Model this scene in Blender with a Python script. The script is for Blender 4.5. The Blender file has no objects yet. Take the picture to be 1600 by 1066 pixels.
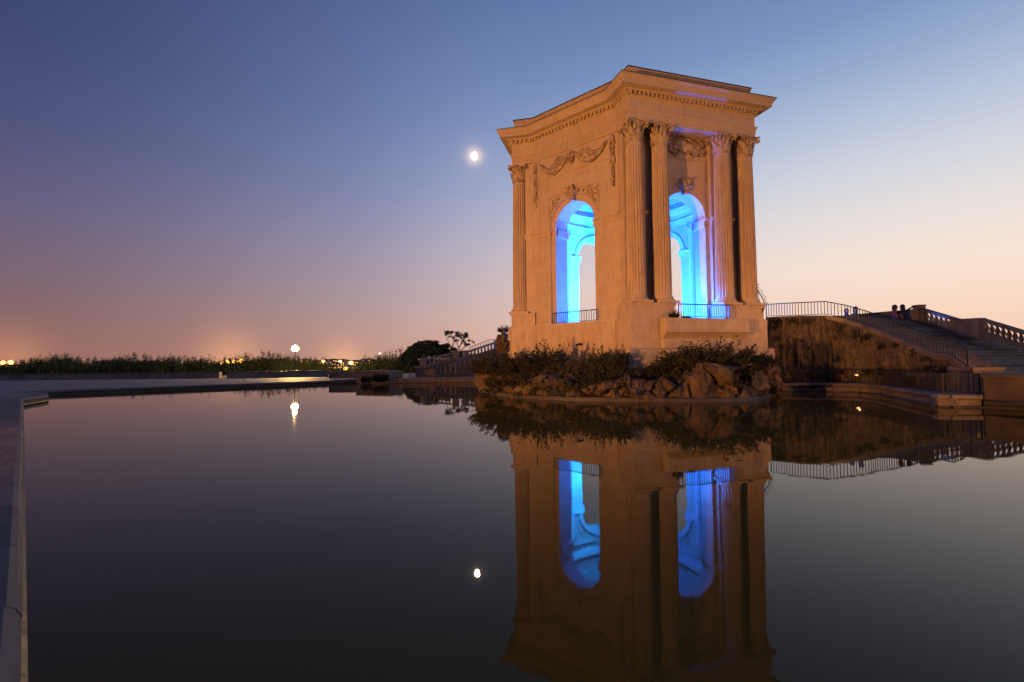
import bpy, bmesh, math, random
from mathutils import Vector, Matrix, noise as mnoise

random.seed(7)
R = math.radians
scene = bpy.context.scene
COL = scene.collection

def lin(r, g, b):
    f = lambda c: (c/255/12.92) if c/255 <= .04045 else ((c/255+.055)/1.055)**2.4
    return (f(r), f(g), f(b), 1.0)

# ------------------------------------------------------------------ camera
FPX, PITCH, ROLL, CAMH = 755.0, .0399, -.0101, 1.87
_F = Vector((0, math.cos(PITCH), math.sin(PITCH)))
_U0 = Vector((0, -math.sin(PITCH), math.cos(PITCH)))
_R0 = Vector((1, 0, 0))
_R = _R0*math.cos(ROLL) + _U0*math.sin(ROLL)
_U = _U0*math.cos(ROLL) - _R0*math.sin(ROLL)
cd = bpy.data.cameras.new('camera')
cam = bpy.data.objects.new('camera', cd)
COL.objects.link(cam)
cd.sensor_width = 36
cd.lens = FPX*36/1600
cd.clip_end = 9000
M = Matrix((( _R.x, _U.x, -_F.x, 0), (_R.y, _U.y, -_F.y, 0), (_R.z, _U.z, -_F.z, CAMH), (0, 0, 0, 1)))
cam.matrix_world = M
scene.camera = cam

def at(x, y, d):
    """survey helper: the point seen at photo pixel (x, y), d metres north of the tripod"""
    r = _F + _R*((x-800)/FPX) + _U*((533-y)/FPX)
    return Vector((0, 0, CAMH)) + r*(d/r.y)

# ------------------------------------------------------------------ view
vs = scene.view_settings
vs.view_transform = 'Standard'
vs.look = 'None'
vs.exposure = 0
vs.gamma = 1

# ------------------------------------------------------------------ world: dusk sky
MOON_DIR = Vector((-.0692, .9164, .3941)).normalized()
world = bpy.data.worlds.new('World')
scene.world = world
world.use_nodes = True
wt = world.node_tree
wt.nodes.clear()
def WN(t, **k):
    n = wt.nodes.new(t)
    for a, b in k.items(): setattr(n, a, b)
    return n
def wl(a, b): wt.links.new(a, b)
tc = WN('ShaderNodeTexCoord')
nrm = WN('ShaderNodeVectorMath', operation='NORMALIZE'); wl(tc.outputs['Generated'], nrm.inputs[0])
sep = WN('ShaderNodeSeparateXYZ'); wl(nrm.outputs[0], sep.inputs[0])
def ramp(stops):
    n = WN('ShaderNodeValToRGB')
    n.color_ramp.interpolation = 'EASE' if False else 'LINEAR'
    e = n.color_ramp.elements
    e[0].position, e[0].color = stops[0][0], lin(*stops[0][1])
    e[1].position, e[1].color = stops[-1][0], lin(*stops[-1][1])
    for p, c in stops[1:-1]:
        q = e.new(p); q.color = lin(*c)
    wl(sep.outputs['Z'], n.inputs[0])
    return n
rL = ramp([(0.0, (152, 106, 94)), (.06, (138, 100, 99)), (.13, (120, 98, 112)), (.23, (99, 91, 125)), (.34, (74, 79, 122)), (.46, (61, 69, 112)), (.75, (44, 54, 98)), (1, (40, 50, 92))])
rC = ramp([(0.0, (216, 166, 146)), (.07, (210, 172, 164)), (.13, (196, 172, 178)), (.21, (180, 169, 189)), (.32, (150, 158, 197)), (.44, (122, 142, 189)), (.60, (95, 118, 169)), (.8, (66, 86, 138)), (1, (52, 68, 116))])
rR = ramp([(0.0, (247, 200, 176)), (.07, (251, 216, 194)), (.15, (251, 229, 212)), (.23, (234, 226, 223)), (.30, (214, 217, 226)), (.37, (187, 199, 222)), (.44, (154, 176, 210)), (.51, (126, 152, 196)), (.62, (100, 126, 174)), (.8, (70, 92, 142)), (1, (52, 68, 116))])
# azimuth of the after-glow: 65 degrees to the right of the view
flat = WN('ShaderNodeVectorMath', operation='MULTIPLY'); wl(nrm.outputs[0], flat.inputs[0]); flat.inputs[1].default_value = (1, 1, 0)
fn = WN('ShaderNodeVectorMath', operation='NORMALIZE'); wl(flat.outputs[0], fn.inputs[0])
dg = WN('ShaderNodeVectorMath', operation='DOT_PRODUCT'); wl(fn.outputs[0], dg.inputs[0]); dg.inputs[1].default_value = (math.sin(R(65)), math.cos(R(65)), 0)
def mrange(a, b, smooth=False):
    m = WN('ShaderNodeMapRange'); m.inputs['From Min'].default_value = a; m.inputs['From Max'].default_value = b
    m.interpolation_type = 'SMOOTHSTEP' if smooth else 'LINEAR'
    wl(dg.outputs['Value'], m.inputs['Value']); return m
m1, m2 = mrange(-.50, .55, True), mrange(.08, 1.0, True)
mixA = WN('ShaderNodeMix', data_type='RGBA'); wl(m1.outputs[0], mixA.inputs[0]); wl(rL.outputs[0], mixA.inputs[6]); wl(rC.outputs[0], mixA.inputs[7])
mixB = WN('ShaderNodeMix', data_type='RGBA'); wl(m2.outputs[0], mixB.inputs[0]); wl(mixA.outputs[2], mixB.inputs[6]); wl(rR.outputs[0], mixB.inputs[7])
# aureole of the moon
dm = WN('ShaderNodeVectorMath', operation='DOT_PRODUCT'); wl(nrm.outputs[0], dm.inputs[0]); dm.inputs[1].default_value = MOON_DIR
def lobe(pw, s):
    p = WN('ShaderNodeMath', operation='POWER'); wl(dm.outputs['Value'], p.inputs[0]); p.inputs[1].default_value = pw
    q = WN('ShaderNodeMath', operation='MULTIPLY'); wl(p.outputs[0], q.inputs[0]); q.inputs[1].default_value = s
    return q
l1, l2 = lobe(11000, .75), lobe(1500, .05)
ls = WN('ShaderNodeMath', operation='ADD'); wl(l1.outputs[0], ls.inputs[0]); wl(l2.outputs[0], ls.inputs[1])
gl = WN('ShaderNodeMix', data_type='RGBA', blend_type='ADD'); gl.clamp_factor = False
wl(ls.outputs[0], gl.inputs[0]); wl(mixB.outputs[2], gl.inputs[6]); gl.inputs[7].default_value = (1, .64, .32, 1)
TOWN = [(360, 562, 900, .10), (535, 565, 1500, .10), (12, 562, 1200, .07)]
gprev = gl
for tx, ty, tp, ts_ in TOWN:
    tv = (at(tx, ty, 100)-Vector((0, 0, CAMH))).normalized()
    dt = WN('ShaderNodeVectorMath', operation='DOT_PRODUCT'); wl(nrm.outputs[0], dt.inputs[0]); dt.inputs[1].default_value = tv
    pt = WN('ShaderNodeMath', operation='POWER'); wl(dt.outputs['Value'], pt.inputs[0]); pt.inputs[1].default_value = tp
    qt = WN('ShaderNodeMath', operation='MULTIPLY'); wl(pt.outputs[0], qt.inputs[0]); qt.inputs[1].default_value = ts_*3
    g2 = WN('ShaderNodeMix', data_type='RGBA', blend_type='ADD'); g2.clamp_factor = False
    wl(qt.outputs[0], g2.inputs[0]); wl(gprev.outputs[2], g2.inputs[6]); g2.inputs[7].default_value = (1, .42, .10, 1); gprev = g2
# a little of the physical twilight sky on top
sky = WN('ShaderNodeTexSky', sky_type='NISHITA'); sky.sun_disc = False
sky.sun_elevation = R(-3); sky.sun_rotation = R(65)
bg0 = WN('ShaderNodeBackground'); wl(gprev.outputs[2], bg0.inputs[0]); bg0.inputs[1].default_value = .97
bg1 = WN('ShaderNodeBackground'); wl(sky.outputs[0], bg1.inputs[0]); bg1.inputs[1].default_value = .05
ad = WN('ShaderNodeAddShader'); wl(bg0.outputs[0], ad.inputs[0]); wl(bg1.outputs[0], ad.inputs[1])
wo = WN('ShaderNodeOutputWorld'); wl(ad.outputs[0], wo.inputs[0])

# ------------------------------------------------------------------ lights
PO = Vector((8.2256, 33.5386, 0)); PTH = -1.2816        # pavilion centre and heading
ORANGE = (1.0, .385, .09)
def flood(name, loc, target, power, color, angle, radius=.25, blend=.5):
    l = bpy.data.lights.new(name, 'SPOT'); l.energy = power; l.color = color
    l.spot_size = R(angle); l.spot_blend = blend; l.shadow_soft_size = radius
    o = bpy.data.objects.new(name, l); COL.objects.link(o)
    o.location = loc
    o.rotation_euler = (Vector(target)-Vector(loc)).to_track_quat('-Z', 'Y').to_euler()
    return o
def bulb(name, loc, power, color, radius=.15):
    l = bpy.data.lights.new(name, 'POINT'); l.energy = power; l.color = color; l.shadow_soft_size = radius
    o = bpy.data.objects.new(name, l); COL.objects.link(o); o.location = loc
    return o
flood('sodium_or_added_flood', (-20, -2.5, .75), (4.6, 30, 7.6), 69000, ORANGE, 60, .3, 1.0)
flood('sodium_or_added_flood', (25, 2, 2.5), (11, 27, 8.5), 9500, ORANGE, 60, .3, 1.0)

flood('sodium_or_added_flood', (16, -7, .8), (16.6, 27, 2.8), 15000, ORANGE, 21, .3, 1.0)  # unseen narrow flood added to brighten the right rock wall
flood('sodium_or_added_flood', (-22, 0, .8), (-12, 42, 1.6), 9000, ORANGE, 16, .3, 1.0)  # unseen narrow flood added to warm the far left masonry block

# ------------------------------------------------------------------ materials
MATS = {}
def nodes_of(name):
    m = bpy.data.materials.new(name); m.use_nodes = True
    nt = m.node_tree; b = nt.nodes['Principled BSDF']
    MATS[name] = m
    return m, nt, b
def mk(name, c1, c2=None, rough=.8, scale=3.0, stretch=(1, 1, 1), bump=0.0, bscale=None, metal=0.0, vary=0.0,
       c3=None, c3scale=.5, c3stretch=(1, 1, 1), c3amt=.5, spec=.3, bdist=.05, c3lo=.45, c3hi=.62):
    m, nt, b = nodes_of(name)
    L = nt.links.new
    b.inputs['Roughness'].default_value = rough
    b.inputs['Metallic'].default_value = metal
    b.inputs['Specular IOR Level'].default_value = spec
    geo = nt.nodes.new('ShaderNodeNewGeometry')
    def nz(sc, st, det=5):
        mp = nt.nodes.new('ShaderNodeMapping'); L(geo.outputs['Position'], mp.inputs[0]); mp.inputs['Scale'].default_value = st
        n = nt.nodes.new('ShaderNodeTexNoise'); n.inputs['Scale'].default_value = sc; n.inputs['Detail'].default_value = det
        L(mp.outputs[0], n.inputs['Vector']); return n
    n1 = nz(scale, stretch)
    mx = nt.nodes.new('ShaderNodeMix'); mx.data_type = 'RGBA'
    r = nt.nodes.new('ShaderNodeMapRange'); r.inputs[1].default_value = .33; r.inputs[2].default_value = .67
    L(n1.outputs['Fac'], r.inputs[0]); L(r.outputs[0], mx.inputs[0])
    mx.inputs[6].default_value = (*c1, 1); mx.inputs[7].default_value = (*(c2 or c1), 1)
    out = mx.outputs[2]
    if c3:
        n3 = nz(c3scale, c3stretch, 6)
        r3 = nt.nodes.new('ShaderNodeMapRange'); r3.inputs[1].default_value = c3lo; r3.inputs[2].default_value = c3hi; r3.inputs[4].default_value = c3amt
        L(n3.outputs['Fac'], r3.inputs[0])
        m3 = nt.nodes.new('ShaderNodeMix'); m3.data_type = 'RGBA'; L(r3.outputs[0], m3.inputs[0]); L(out, m3.inputs[6]); m3.inputs[7].default_value = (*c3, 1)
        out = m3.outputs[2]
    if vary:
        oi = nt.nodes.new('ShaderNodeObjectInfo')
        rv = nt.nodes.new('ShaderNodeMapRange'); rv.inputs[3].default_value = 1-vary; rv.inputs[4].default_value = 1+vary
        L(oi.outputs['Random'], rv.inputs[0])
        hv = nt.nodes.new('ShaderNodeHueSaturation'); L(rv.outputs[0], hv.inputs['Value']); L(out, hv.inputs['Color'])
        out = hv.outputs[0]
    L(out, b.inputs['Base Color'])
    if bump:
        nb = nz(bscale or scale*4, stretch, 8)
        bp = nt.nodes.new('ShaderNodeBump'); bp.inputs['Strength'].default_value = bump; bp.inputs['Distance'].default_value = bdist
        L(nb.outputs['Fac'], bp.inputs['Height']); L(bp.outputs[0], b.inputs['Normal'])
    return m
def emit(name, color, strength):
    m, nt, b = nodes_of(name)
    b.inputs['Base Color'].default_value = (*color, 1)
    b.inputs['Emission Color'].default_value = (*color, 1)
    b.inputs['Emission Strength'].default_value = strength
    return m

mk('limestone', (.50, .40, .30), (.455, .36, .265), .85, 2.6, (1, 1, .7), .3, 16, vary=.04,
   c3=(.30, .23, .17), c3scale=2.6, c3stretch=(2.2, 2.2, .35), c3amt=.36, bdist=.02, c3lo=.53, c3hi=.72)
mk('weathered_limestone', (.48, .385, .29), (.42, .33, .245), .88, 2.4, (1, 1, .6), .4, 14, vary=.035,
   c3=(.20, .16, .13), c3scale=2.8, c3stretch=(1.8, 1.8, .35), c3amt=.42, bdist=.03, c3lo=.52, c3hi=.78)
mk('carved_limestone', (.47, .37, .27), (.36, .28, .20), .88, 4, (1, 1, 1), .5, 22, bdist=.03, c3=(.17, .13, .10), c3scale=3, c3amt=.6)
mk('interior_plaster', (.56, .52, .46), (.50, .46, .40), .85, 2, (1, 1, .5), .2, 10, c3=(.36, .33, .30), c3scale=1.0, c3stretch=(2, 2, .4), c3amt=.35)
mk('rock', (.15, .10, .066), (.07, .05, .036), .93, 1.4, (1, 1, .55), .9, 4.5, vary=.12, bdist=.12,
   c3=(.075, .06, .048), c3scale=1.5, c3stretch=(1.5, 1.5, .35), c3amt=.85)
mk('fluted_rock', (.175, .135, .105), (.095, .075, .06), .93, 1.5, (1, 1, .75), .8, 5, bdist=.10,
   c3=(.045, .036, .03), c3scale=3.6, c3stretch=(1.6, 1.6, .7), c3amt=.6)
mk('old_stone', (.235, .19, .165), (.165, .135, .115), .88, 2.0, (1, 1, .6), .5, 8, vary=.10, c3=(.10, .085, .075), c3scale=.9, c3amt=.55, bdist=.04)
mk('step_stone', (.30, .25, .21), (.20, .165, .14), .88, 1.4, (1, 1, 1), .4, 8, vary=.22, c3=(.08, .07, .06), c3scale=.8, c3amt=.5)
mk('paving', (.17, .163, .172), (.13, .125, .132), .7, .35, (1, 1, 1), .3, 6, c3=(.11, .105, .105), c3scale=.16, c3amt=.5, bdist=.01)
mk('coping_stone', (.125, .12, .13), (.08, .077, .084), .72, 1.2, (1, 1, 1), .6, 9, vary=.07, c3=(.075, .07, .068), c3scale=.9, c3amt=.6, bdist=.02)
mk('dark_masonry', (.125, .092, .075), (.08, .06, .05), .9, 2.0, (1, 1, .7), .5, 8, vary=.12, c3=(.05, .04, .035), c3scale=1.2, c3amt=.6, bdist=.04)
mk('wet_stone', (.075, .062, .052), (.045, .038, .032), .5, 2.5, (1, 1, .6), .6, 8, bdist=.03)
mk('earth', (.07, .06, .04), (.05, .045, .03), .95, .05)
mk('hill', (.035, .045, .035), (.05, .05, .04), .95, .01)
mk('black_weathering', (.045, .042, .042), (.03, .028, .028), .7, 4, spec=.3)  # near-black tone of the strips drawing the weathered top edges
mk('iron', (.022, .022, .026), (.030, .028, .030), .55, 6, metal=.4, spec=.5)
mk('leaf_dark', (.022, .026, .013), (.036, .036, .019), .75, 2.2, vary=.35, spec=.2)
mk('leaf_dusty', (.044, .044, .034), (.062, .054, .040), .8, 2.4, vary=.3, spec=.2)
mk('leaf_hedge', (.050, .070, .020), (.085, .095, .028), .75, .8, vary=.4, spec=.2)
mk('leaf_pine', (.020, .028, .013), (.034, .042, .018), .8, 1.0, vary=.2, spec=.2)
mk('bark', (.07, .052, .038), (.045, .034, .026), .9, 5, (1, 1, .3))
mk('facade', (.45, .37, .29), (.36, .29, .22), .85, .05, vary=.15)
mk('roof_tile', (.26, .13, .08), (.20, .10, .065), .85, .3)
mk('skin', (.42, .27, .20), None, .6)
mk('hair', (.03, .022, .016), (.05, .035, .022), .7)
mk('cloth_blue', (.06, .08, .16), (.05, .065, .13), .9)
mk('cloth_red', (.20, .07, .07), (.15, .05, .055), .9)
mk('cloth_grey', (.17, .17, .19), (.12, .12, .14), .9)
mk('cloth_dark', (.03, .03, .045), None, .9)
emit('moon_surface', (1, .90, .70), 50)
emit('lamp_glow', (1, .66, .26), 45)
emit('sodium_glow', (1, .42, .07), 9)
emit('window_glow', (1, .50, .10), 2.6)
emit('red_beacon', (1, .16, .12), 14)
emit('wall_light', (1, .55, .22), 2.2)
emit('street_glow', (1, .55, .13), 3.2)
lm = MATS['limestone']; nt = lm.node_tree; b = nt.nodes['Principled BSDF']
src = b.inputs['Base Color'].links[0].from_socket
tcn = nt.nodes.new('ShaderNodeTexCoord'); sx = nt.nodes.new('ShaderNodeSeparateXYZ'); nt.links.new(tcn.outputs['Object'], sx.inputs[0])
an = nt.nodes.new('ShaderNodeMath'); an.operation = 'ARCTAN2'; nt.links.new(sx.outputs['Y'], an.inputs[0]); nt.links.new(sx.outputs['X'], an.inputs[1])
am = nt.nodes.new('ShaderNodeMath'); am.operation = 'MULTIPLY'; am.inputs[1].default_value = 6.8; nt.links.new(an.outputs[0], am.inputs[0])
cx = nt.nodes.new('ShaderNodeCombineXYZ'); nt.links.new(am.outputs[0], cx.inputs[0]); nt.links.new(sx.outputs['Z'], cx.inputs[1])
bk = nt.nodes.new('ShaderNodeTexBrick'); nt.links.new(cx.outputs[0], bk.inputs['Vector'])
bk.inputs['Scale'].default_value = 1; bk.inputs['Brick Width'].default_value = 1.05; bk.inputs['Row Height'].default_value = .46; bk.inputs['Mortar Size'].default_value = .007; bk.inputs['Mortar Smooth'].default_value = .4
bk.inputs['Color1'].default_value = (1, 1, 1, 1); bk.inputs['Color2'].default_value = (.93, .93, .935, 1); bk.inputs['Mortar'].default_value = (.78, .76, .74, 1)
mm = nt.nodes.new('ShaderNodeMix'); mm.data_type = 'RGBA'; mm.blend_type = 'MULTIPLY'; mm.inputs[0].default_value = 1
nt.links.new(src, mm.inputs[6]); nt.links.new(bk.outputs['Color'], mm.inputs[7]); nt.links.new(mm.outputs[2], b.inputs['Base Color'])
# water
m, nt, b = nodes_of('pool_water')
b.inputs['Base Color'].default_value = (.085, .052, .012, 1)
b.inputs['Roughness'].default_value = .02
b.inputs['IOR'].default_value = 1.17
b.inputs['Specular Tint'].default_value = (1, .90, .74, 1)
geo = nt.nodes.new('ShaderNodeNewGeometry')
nz = nt.nodes.new('ShaderNodeTexNoise'); nz.inputs['Scale'].default_value = 1.1; nz.inputs['Detail'].default_value = 3
nt.links.new(geo.outputs['Position'], nz.inputs['Vector'])
bp = nt.nodes.new('ShaderNodeBump'); bp.inputs['Strength'].default_value = .045; bp.inputs['Distance'].default_value = .03
nt.links.new(nz.outputs['Fac'], bp.inputs['Height']); nt.links.new(bp.outputs[0], b.inputs['Normal'])

# ------------------------------------------------------------------ mesh helpers
class MB:
    def __init__(s): s.v = []; s.f = []
    def add(s, vs_, fs_):
        o = len(s.v); s.v += [tuple(v) for v in vs_]; s.f += [tuple(i+o for i in f) for f in fs_]; return s
    def box(s, x0, x1, y0, y1, z0, z1, mtx=None, taper=0):
        t = taper
        vs_ = [(x0, y0, z0), (x1, y0, z0), (x1, y1, z0), (x0, y1, z0), (x0+t, y0+t, z1), (x1-t, y0+t, z1), (x1-t, y1-t, z1), (x0+t, y1-t, z1)]
        if mtx is not None: vs_ = [mtx @ Vector(v) for v in vs_]
        return s.add(vs_, [(3, 2, 1, 0), (4, 5, 6, 7), (0, 1, 5, 4), (1, 2, 6, 5), (2, 3, 7, 6), (3, 0, 4, 7)])
    def rings(s, rings, closed=True, caps=True):
        n = len(rings[0]); o = len(s.v)
        for r in rings: s.v += [tuple(p) for p in r]
        for i in range(len(rings)-1):
            for j in range(n if closed else n-1):
                k = (j+1) % n
                s.f.append((o+i*n+j, o+i*n+k, o+(i+1)*n+k, o+(i+1)*n+j))
        if caps and closed:
            s.f.append(tuple(o+j for j in reversed(range(n)))); e = o+(len(rings)-1)*n
            s.f.append(tuple(e+j for j in range(n)))
        return s
    def lathe(s, prof, seg=16, c=(0, 0, 0), caps=True):
        return s.rings([[(c[0]+r*math.cos(2*math.pi*j/seg), c[1]+r*math.sin(2*math.pi*j/seg), c[2]+z) for j in range(seg)] for r, z in prof], True, caps)
    def tube(s, pts, rad, seg=6):
        pts = [Vector(p) for p in pts]; rs = rad if isinstance(rad, (list, tuple)) else [rad]*len(pts)
        rings = []; up = Vector((.13, .21, .97))
        for i, p in enumerate(pts):
            d = (pts[min(i+1, len(pts)-1)]-pts[max(i-1, 0)])
            d = d.normalized() if d.length > 1e-9 else Vector((0, 0, 1))
            a = d.cross(up)
            if a.length < 1e-3: a = d.cross(Vector((1, 0, 0)))
            a.normalize(); b_ = d.cross(a)
            rings.append([p + (a*math.cos(2*math.pi*j/seg)+b_*math.sin(2*math.pi*j/seg))*rs[i] for j in range(seg)])
        return s.rings(rings)
    def blob(s, c, r, jit=.25, sub=1):
        if isinstance(r, (int, float)): r = (r, r, r)
        bm = bmesh.new(); bmesh.ops.create_icosphere(bm, subdivisions=sub, radius=1)
        vs_ = [(c[0]+v.co.x*r[0]*(1+random.uniform(-jit, jit)), c[1]+v.co.y*r[1]*(1+random.uniform(-jit, jit)), c[2]+v.co.z*r[2]*(1+random.uniform(-jit, jit))) for v in bm.verts]
        fs_ = [[v.index for v in f.verts] for f in bm.faces]; bm.free()
        return s.add(vs_, fs_)
    def mesh(s, name, mat, smooth=30):
        me = bpy.data.meshes.new(name); me.from_pydata(s.v, [], s.f)
        me.materials.append(MATS[mat])
        bm = bmesh.new(); bm.from_mesh(me); bmesh.ops.recalc_face_normals(bm, faces=bm.faces[:]); bm.to_mesh(me); bm.free()
        if smooth:
            me.polygons.foreach_set('use_smooth', [True]*len(me.polygons)); me.set_sharp_from_angle(angle=R(smooth))
        me.update(); return me
    def build(s, name, mat, parent=None, smooth=30):
        return put(name, s.mesh(name, mat, smooth), parent)
def put(name, me, parent=None, loc=None, rz=0, sc=None):
    o = bpy.data.objects.new(name, me); COL.objects.link(o)
    if parent: o.parent = parent
    if loc is not None: o.location = loc
    if rz: o.rotation_euler.z = rz
    if sc is not None: o.scale = sc if isinstance(sc, (tuple, list)) else (sc, sc, sc)
    return o
def thing(name, label, cat, loc=(0, 0, 0), rz=0, group=None):
    o = bpy.data.objects.new(name, None); COL.objects.link(o); o.empty_display_size = .2
    o.location = loc; o.rotation_euler.z = rz
    return tag(o, label, cat, group)
def tag(o, label, cat, group=None):
    o['label'] = label; o['category'] = cat
    if group: o['group'] = group
    return o
def struct(o): o['kind'] = 'structure'; return o
def stuff(o): o['kind'] = 'stuff'; return o

# ================================================================== SETTING
# pool outline on the water plane, clockwise seen from above
POOL_BACK = [(-23.48, 23.12), (-24.9, 25.9), (-26.9, 27.9), (-29.6, 29.5), (-27.2, 31.65), (-13.98, 43.08)]
POOL = [(29.92, -29.7), (-.02, -.08)] + POOL_BACK + [(-10.5, 41.2), (-9.9, 41.7), (-6.7, 42.2), (-3.0, 42.3), (2, 41), (12, 33), (13.6, 28.2),
        (14.42, 27.04), (15.83, 26.71), (17.4, 26.3), (18.24, 25.5), (18.3, 24.3), (17.6, 22.6), (16.9, 20.9), (16.2, 19.0), (15.62, 17.9), (15.9, 17.65), (16.9, 17.47),
        (17.05, 15.9), (24, 9.2), (44, -14)]
def poly_sheet(name, loop, z, mat, holes=()):
    bm = bmesh.new(); edges = []
    for lp in (loop, *holes):
        vs_ = [bm.verts.new((x, y, z)) for x, y in lp]
        edges += [bm.edges.new((vs_[i], vs_[(i+1) % len(vs_)])) for i in range(len(vs_))]
    bmesh.ops.triangle_fill(bm, edges=edges, use_beauty=True)
    for f in bm.faces:
        if f.normal.z < 0: f.normal_flip()
    me = bpy.data.meshes.new(name); bm.to_mesh(me); bm.free(); me.materials.append(MATS[mat])
    return put(name, me)
struct(poly_sheet('ground', [(-4000, -600), (4000, -600), (4000, 5000), (-4000, 5000)], -4, 'earth'))
struct(poly_sheet('water', [(x*1.0, y*1.0) for x, y in POOL], 0.0, 'pool_water'))
struct(poly_sheet('terrace', [(-120, -80), (110, -80), (110, 66), (-12, 66), (-16, 66), (-34, 66), (-62, 60), (-120, 60)], .27, 'paving',
                  [[(x, y) for x, y in POOL]]))
# paving joints on the terrace close by: wide slabs behind the left coping
hb = MB()
for i in range(40):
    a = -1400+i*70; z = 10+8*mnoise.noise(Vector((i*.35, 0, 3)))+6*mnoise.noise(Vector((i*.9, 4, 3)))
    hb.v += [(a, 2400, -20), (a, 2400, max(2, z)), (a, 2900, -20)]
for i in range(39):
    p = i*3; q = p+3
    hb.f += [(p, q, q+1, p+1), (p+1, q+1, q+2, p+2)]
struct(hb.build('hills', 'hill'))

# coping stones round the pool
cop = thing('pool_coping', None, None); del cop['label'], cop['category']; struct(cop)
def prism_along(mb, a, b, prof, gap=.008, ea=0, eb=0):
    """profile (outward from the water, z) drawn from a to b; outward is to the left of a->b"""
    a = Vector((*a, 0)); b = Vector((*b, 0)); d = (b-a).normalized(); n = Vector((-d.y, d.x, 0))
    a = a+d*gap; b = b-d*gap
    mb.rings([[a+n*o+Vector((0, 0, z))-d*(ea*o) for o, z in prof], [b+n*o+Vector((0, 0, z))+d*(eb*o) for o, z in prof]])
COPE = [(-.07, .13), (-.10, .19), (-.07, .25), (-.02, .285), (.56, .285), (.56, -.1), (.05, -.1), (.05, .10), (-.02, .12)]
LEDGE = [(-.13, -.3), (-.13, .035), (-.10, .055), (.06, .055), (.06, -.3)]
def coping(path, step, lift=0.0, mat='coping_stone'):
    for i in range(len(path)-1):
        a, b_ = Vector(path[i]), Vector(path[i+1]); L_ = (b_-a).length; n = max(1, round(L_/step))
        for k in range(n):
            p, q = a.lerp(b_, k/n), a.lerp(b_, (k+1)/n)
            mb = MB(); j = random.uniform(-.006, .006)
            prism_along(mb, p, q, [(o+j, z+j*.5+(lift if z > .05 else 0)) for o, z in COPE], ea=(.25 if k == 0 else 0), eb=(.25 if k == n-1 else 0))
            mb.build('coping_stone', mat, cop, 20)
        mb = MB(); prism_along(mb, a, b_, LEDGE, 0, .3, .3); mb.build('ledge', 'wet_stone', cop)
coping([(12, -12), (-.02, -.08), (-23.48, 23.12)], 1.6)
coping(POOL_BACK, 2.6)
coping([(-10.5, 41.2), (-9.9, 41.7), (-6.7, 42.2), (-3.0, 42.3), (0, 41.6)], 1.6, .1, 'old_stone')
coping([(13.6, 28.2)] + POOL[POOL.index((14.42, 27.04)):POOL.index((16.9, 17.47))+1], 1.2, .17, 'old_stone')

# ================================================================== PAVILION
def loc_pt(deg, n, t, z):
    a = R(deg); return Vector((n*math.cos(a)-t*math.sin(a), n*math.sin(a)+t*math.cos(a), z))
pav = thing('pavilion', 'tall limestone pavilion on a rock island with fluted columns, lit blue inside', 'pavilion', PO, PTH)
ZB, ZC = 4.85, 14.65
DC, TO, TI = 6.98, 3.66, 2.05
def plan(nC, tC, pP):
    pts = []
    for k in range(3):
        ni = 2*(pP-tC*math.sin(R(60)))
        for n, t in ((ni, -tC), (nC, -tC), (nC, tC), (ni, tC)):
            v = loc_pt(120*k, n, t, 0); pts.append((v.x, v.y))
    return pts
def sweep(prof, base, name, mat, parent, closed_in=None):
    nC, tC, pP = base
    rings = [[(x, y, z) for x, y in plan(nC+e, tC+e, pP+e)] for e, z in prof]
    if closed_in:
        for ring_z, s in closed_in: rings.append([(x*s, y*s, ring_z) for x, y in plan(nC, tC, pP)])
        rings.append(rings[0])
    mb = MB(); mb.rings(rings, True, not closed_in)
    return mb.build(name, mat, parent, 25)

ENT = (7.34, 4.14, 6.57)
sweep([(0, ZC), (0, 14.87), (.03, 14.88), (.03, 15.10), (.055, 15.11), (.06, 15.16), (.11, 15.24), (.115, 15.29), (0, 15.31)], ENT, 'architrave', 'limestone', pav, [(15.31, .74), (ZC, .74)])
sweep([(.0, 15.312), (0, 15.93), (.05, 15.97)], ENT, 'frieze', 'limestone', pav, [(15.97, .8), (15.312, .8)])
corn = sweep([(.05, 15.972), (.09, 16.0), (.09, 16.19), (.26, 16.20), (.29, 16.27), (.64, 16.30), (.655, 16.29), (.66, 16.47), (.69, 16.49), (.72, 16.55), (.79, 16.66), (.82, 16.67), (.82, 16.74), (.0, 16.84)], ENT, 'cornice', 'limestone', pav, [(16.84, .8), (15.972, .8)])
sweep([(-.10, 16.80), (-.10, 16.93), (-.13, 16.95), (-.13, 17.52), (-.09, 17.54), (-.08, 17.66), (-.3, 17.70)], ENT, 'parapet', 'weathered_limestone', pav, [(17.70, .9), (16.80, .9)])
mb = MB(); mb.rings([[(x*.93, y*.93, z) for x, y in plan(*ENT)] for z in (16.95, 17.05)]); mb.build('roof', 'weathered_limestone', pav)
sweep([(.80, 16.742), (.835, 16.735), (.835, 16.775), (.2, 16.85)], ENT, 'cornice_black_edge', 'black_weathering', pav, [(16.86, .88), (16.845, .88)])  # thin dark strip added to draw the black weathering along the lip
sweep([(-.07, 17.64), (-.055, 17.64), (-.055, 17.70), (-.28, 17.72)], ENT, 'parapet_black_edge', 'black_weathering', pav, [(17.72, .9), (17.705, .9)])  # dark strip added along the parapet top for its blackened edge
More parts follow.
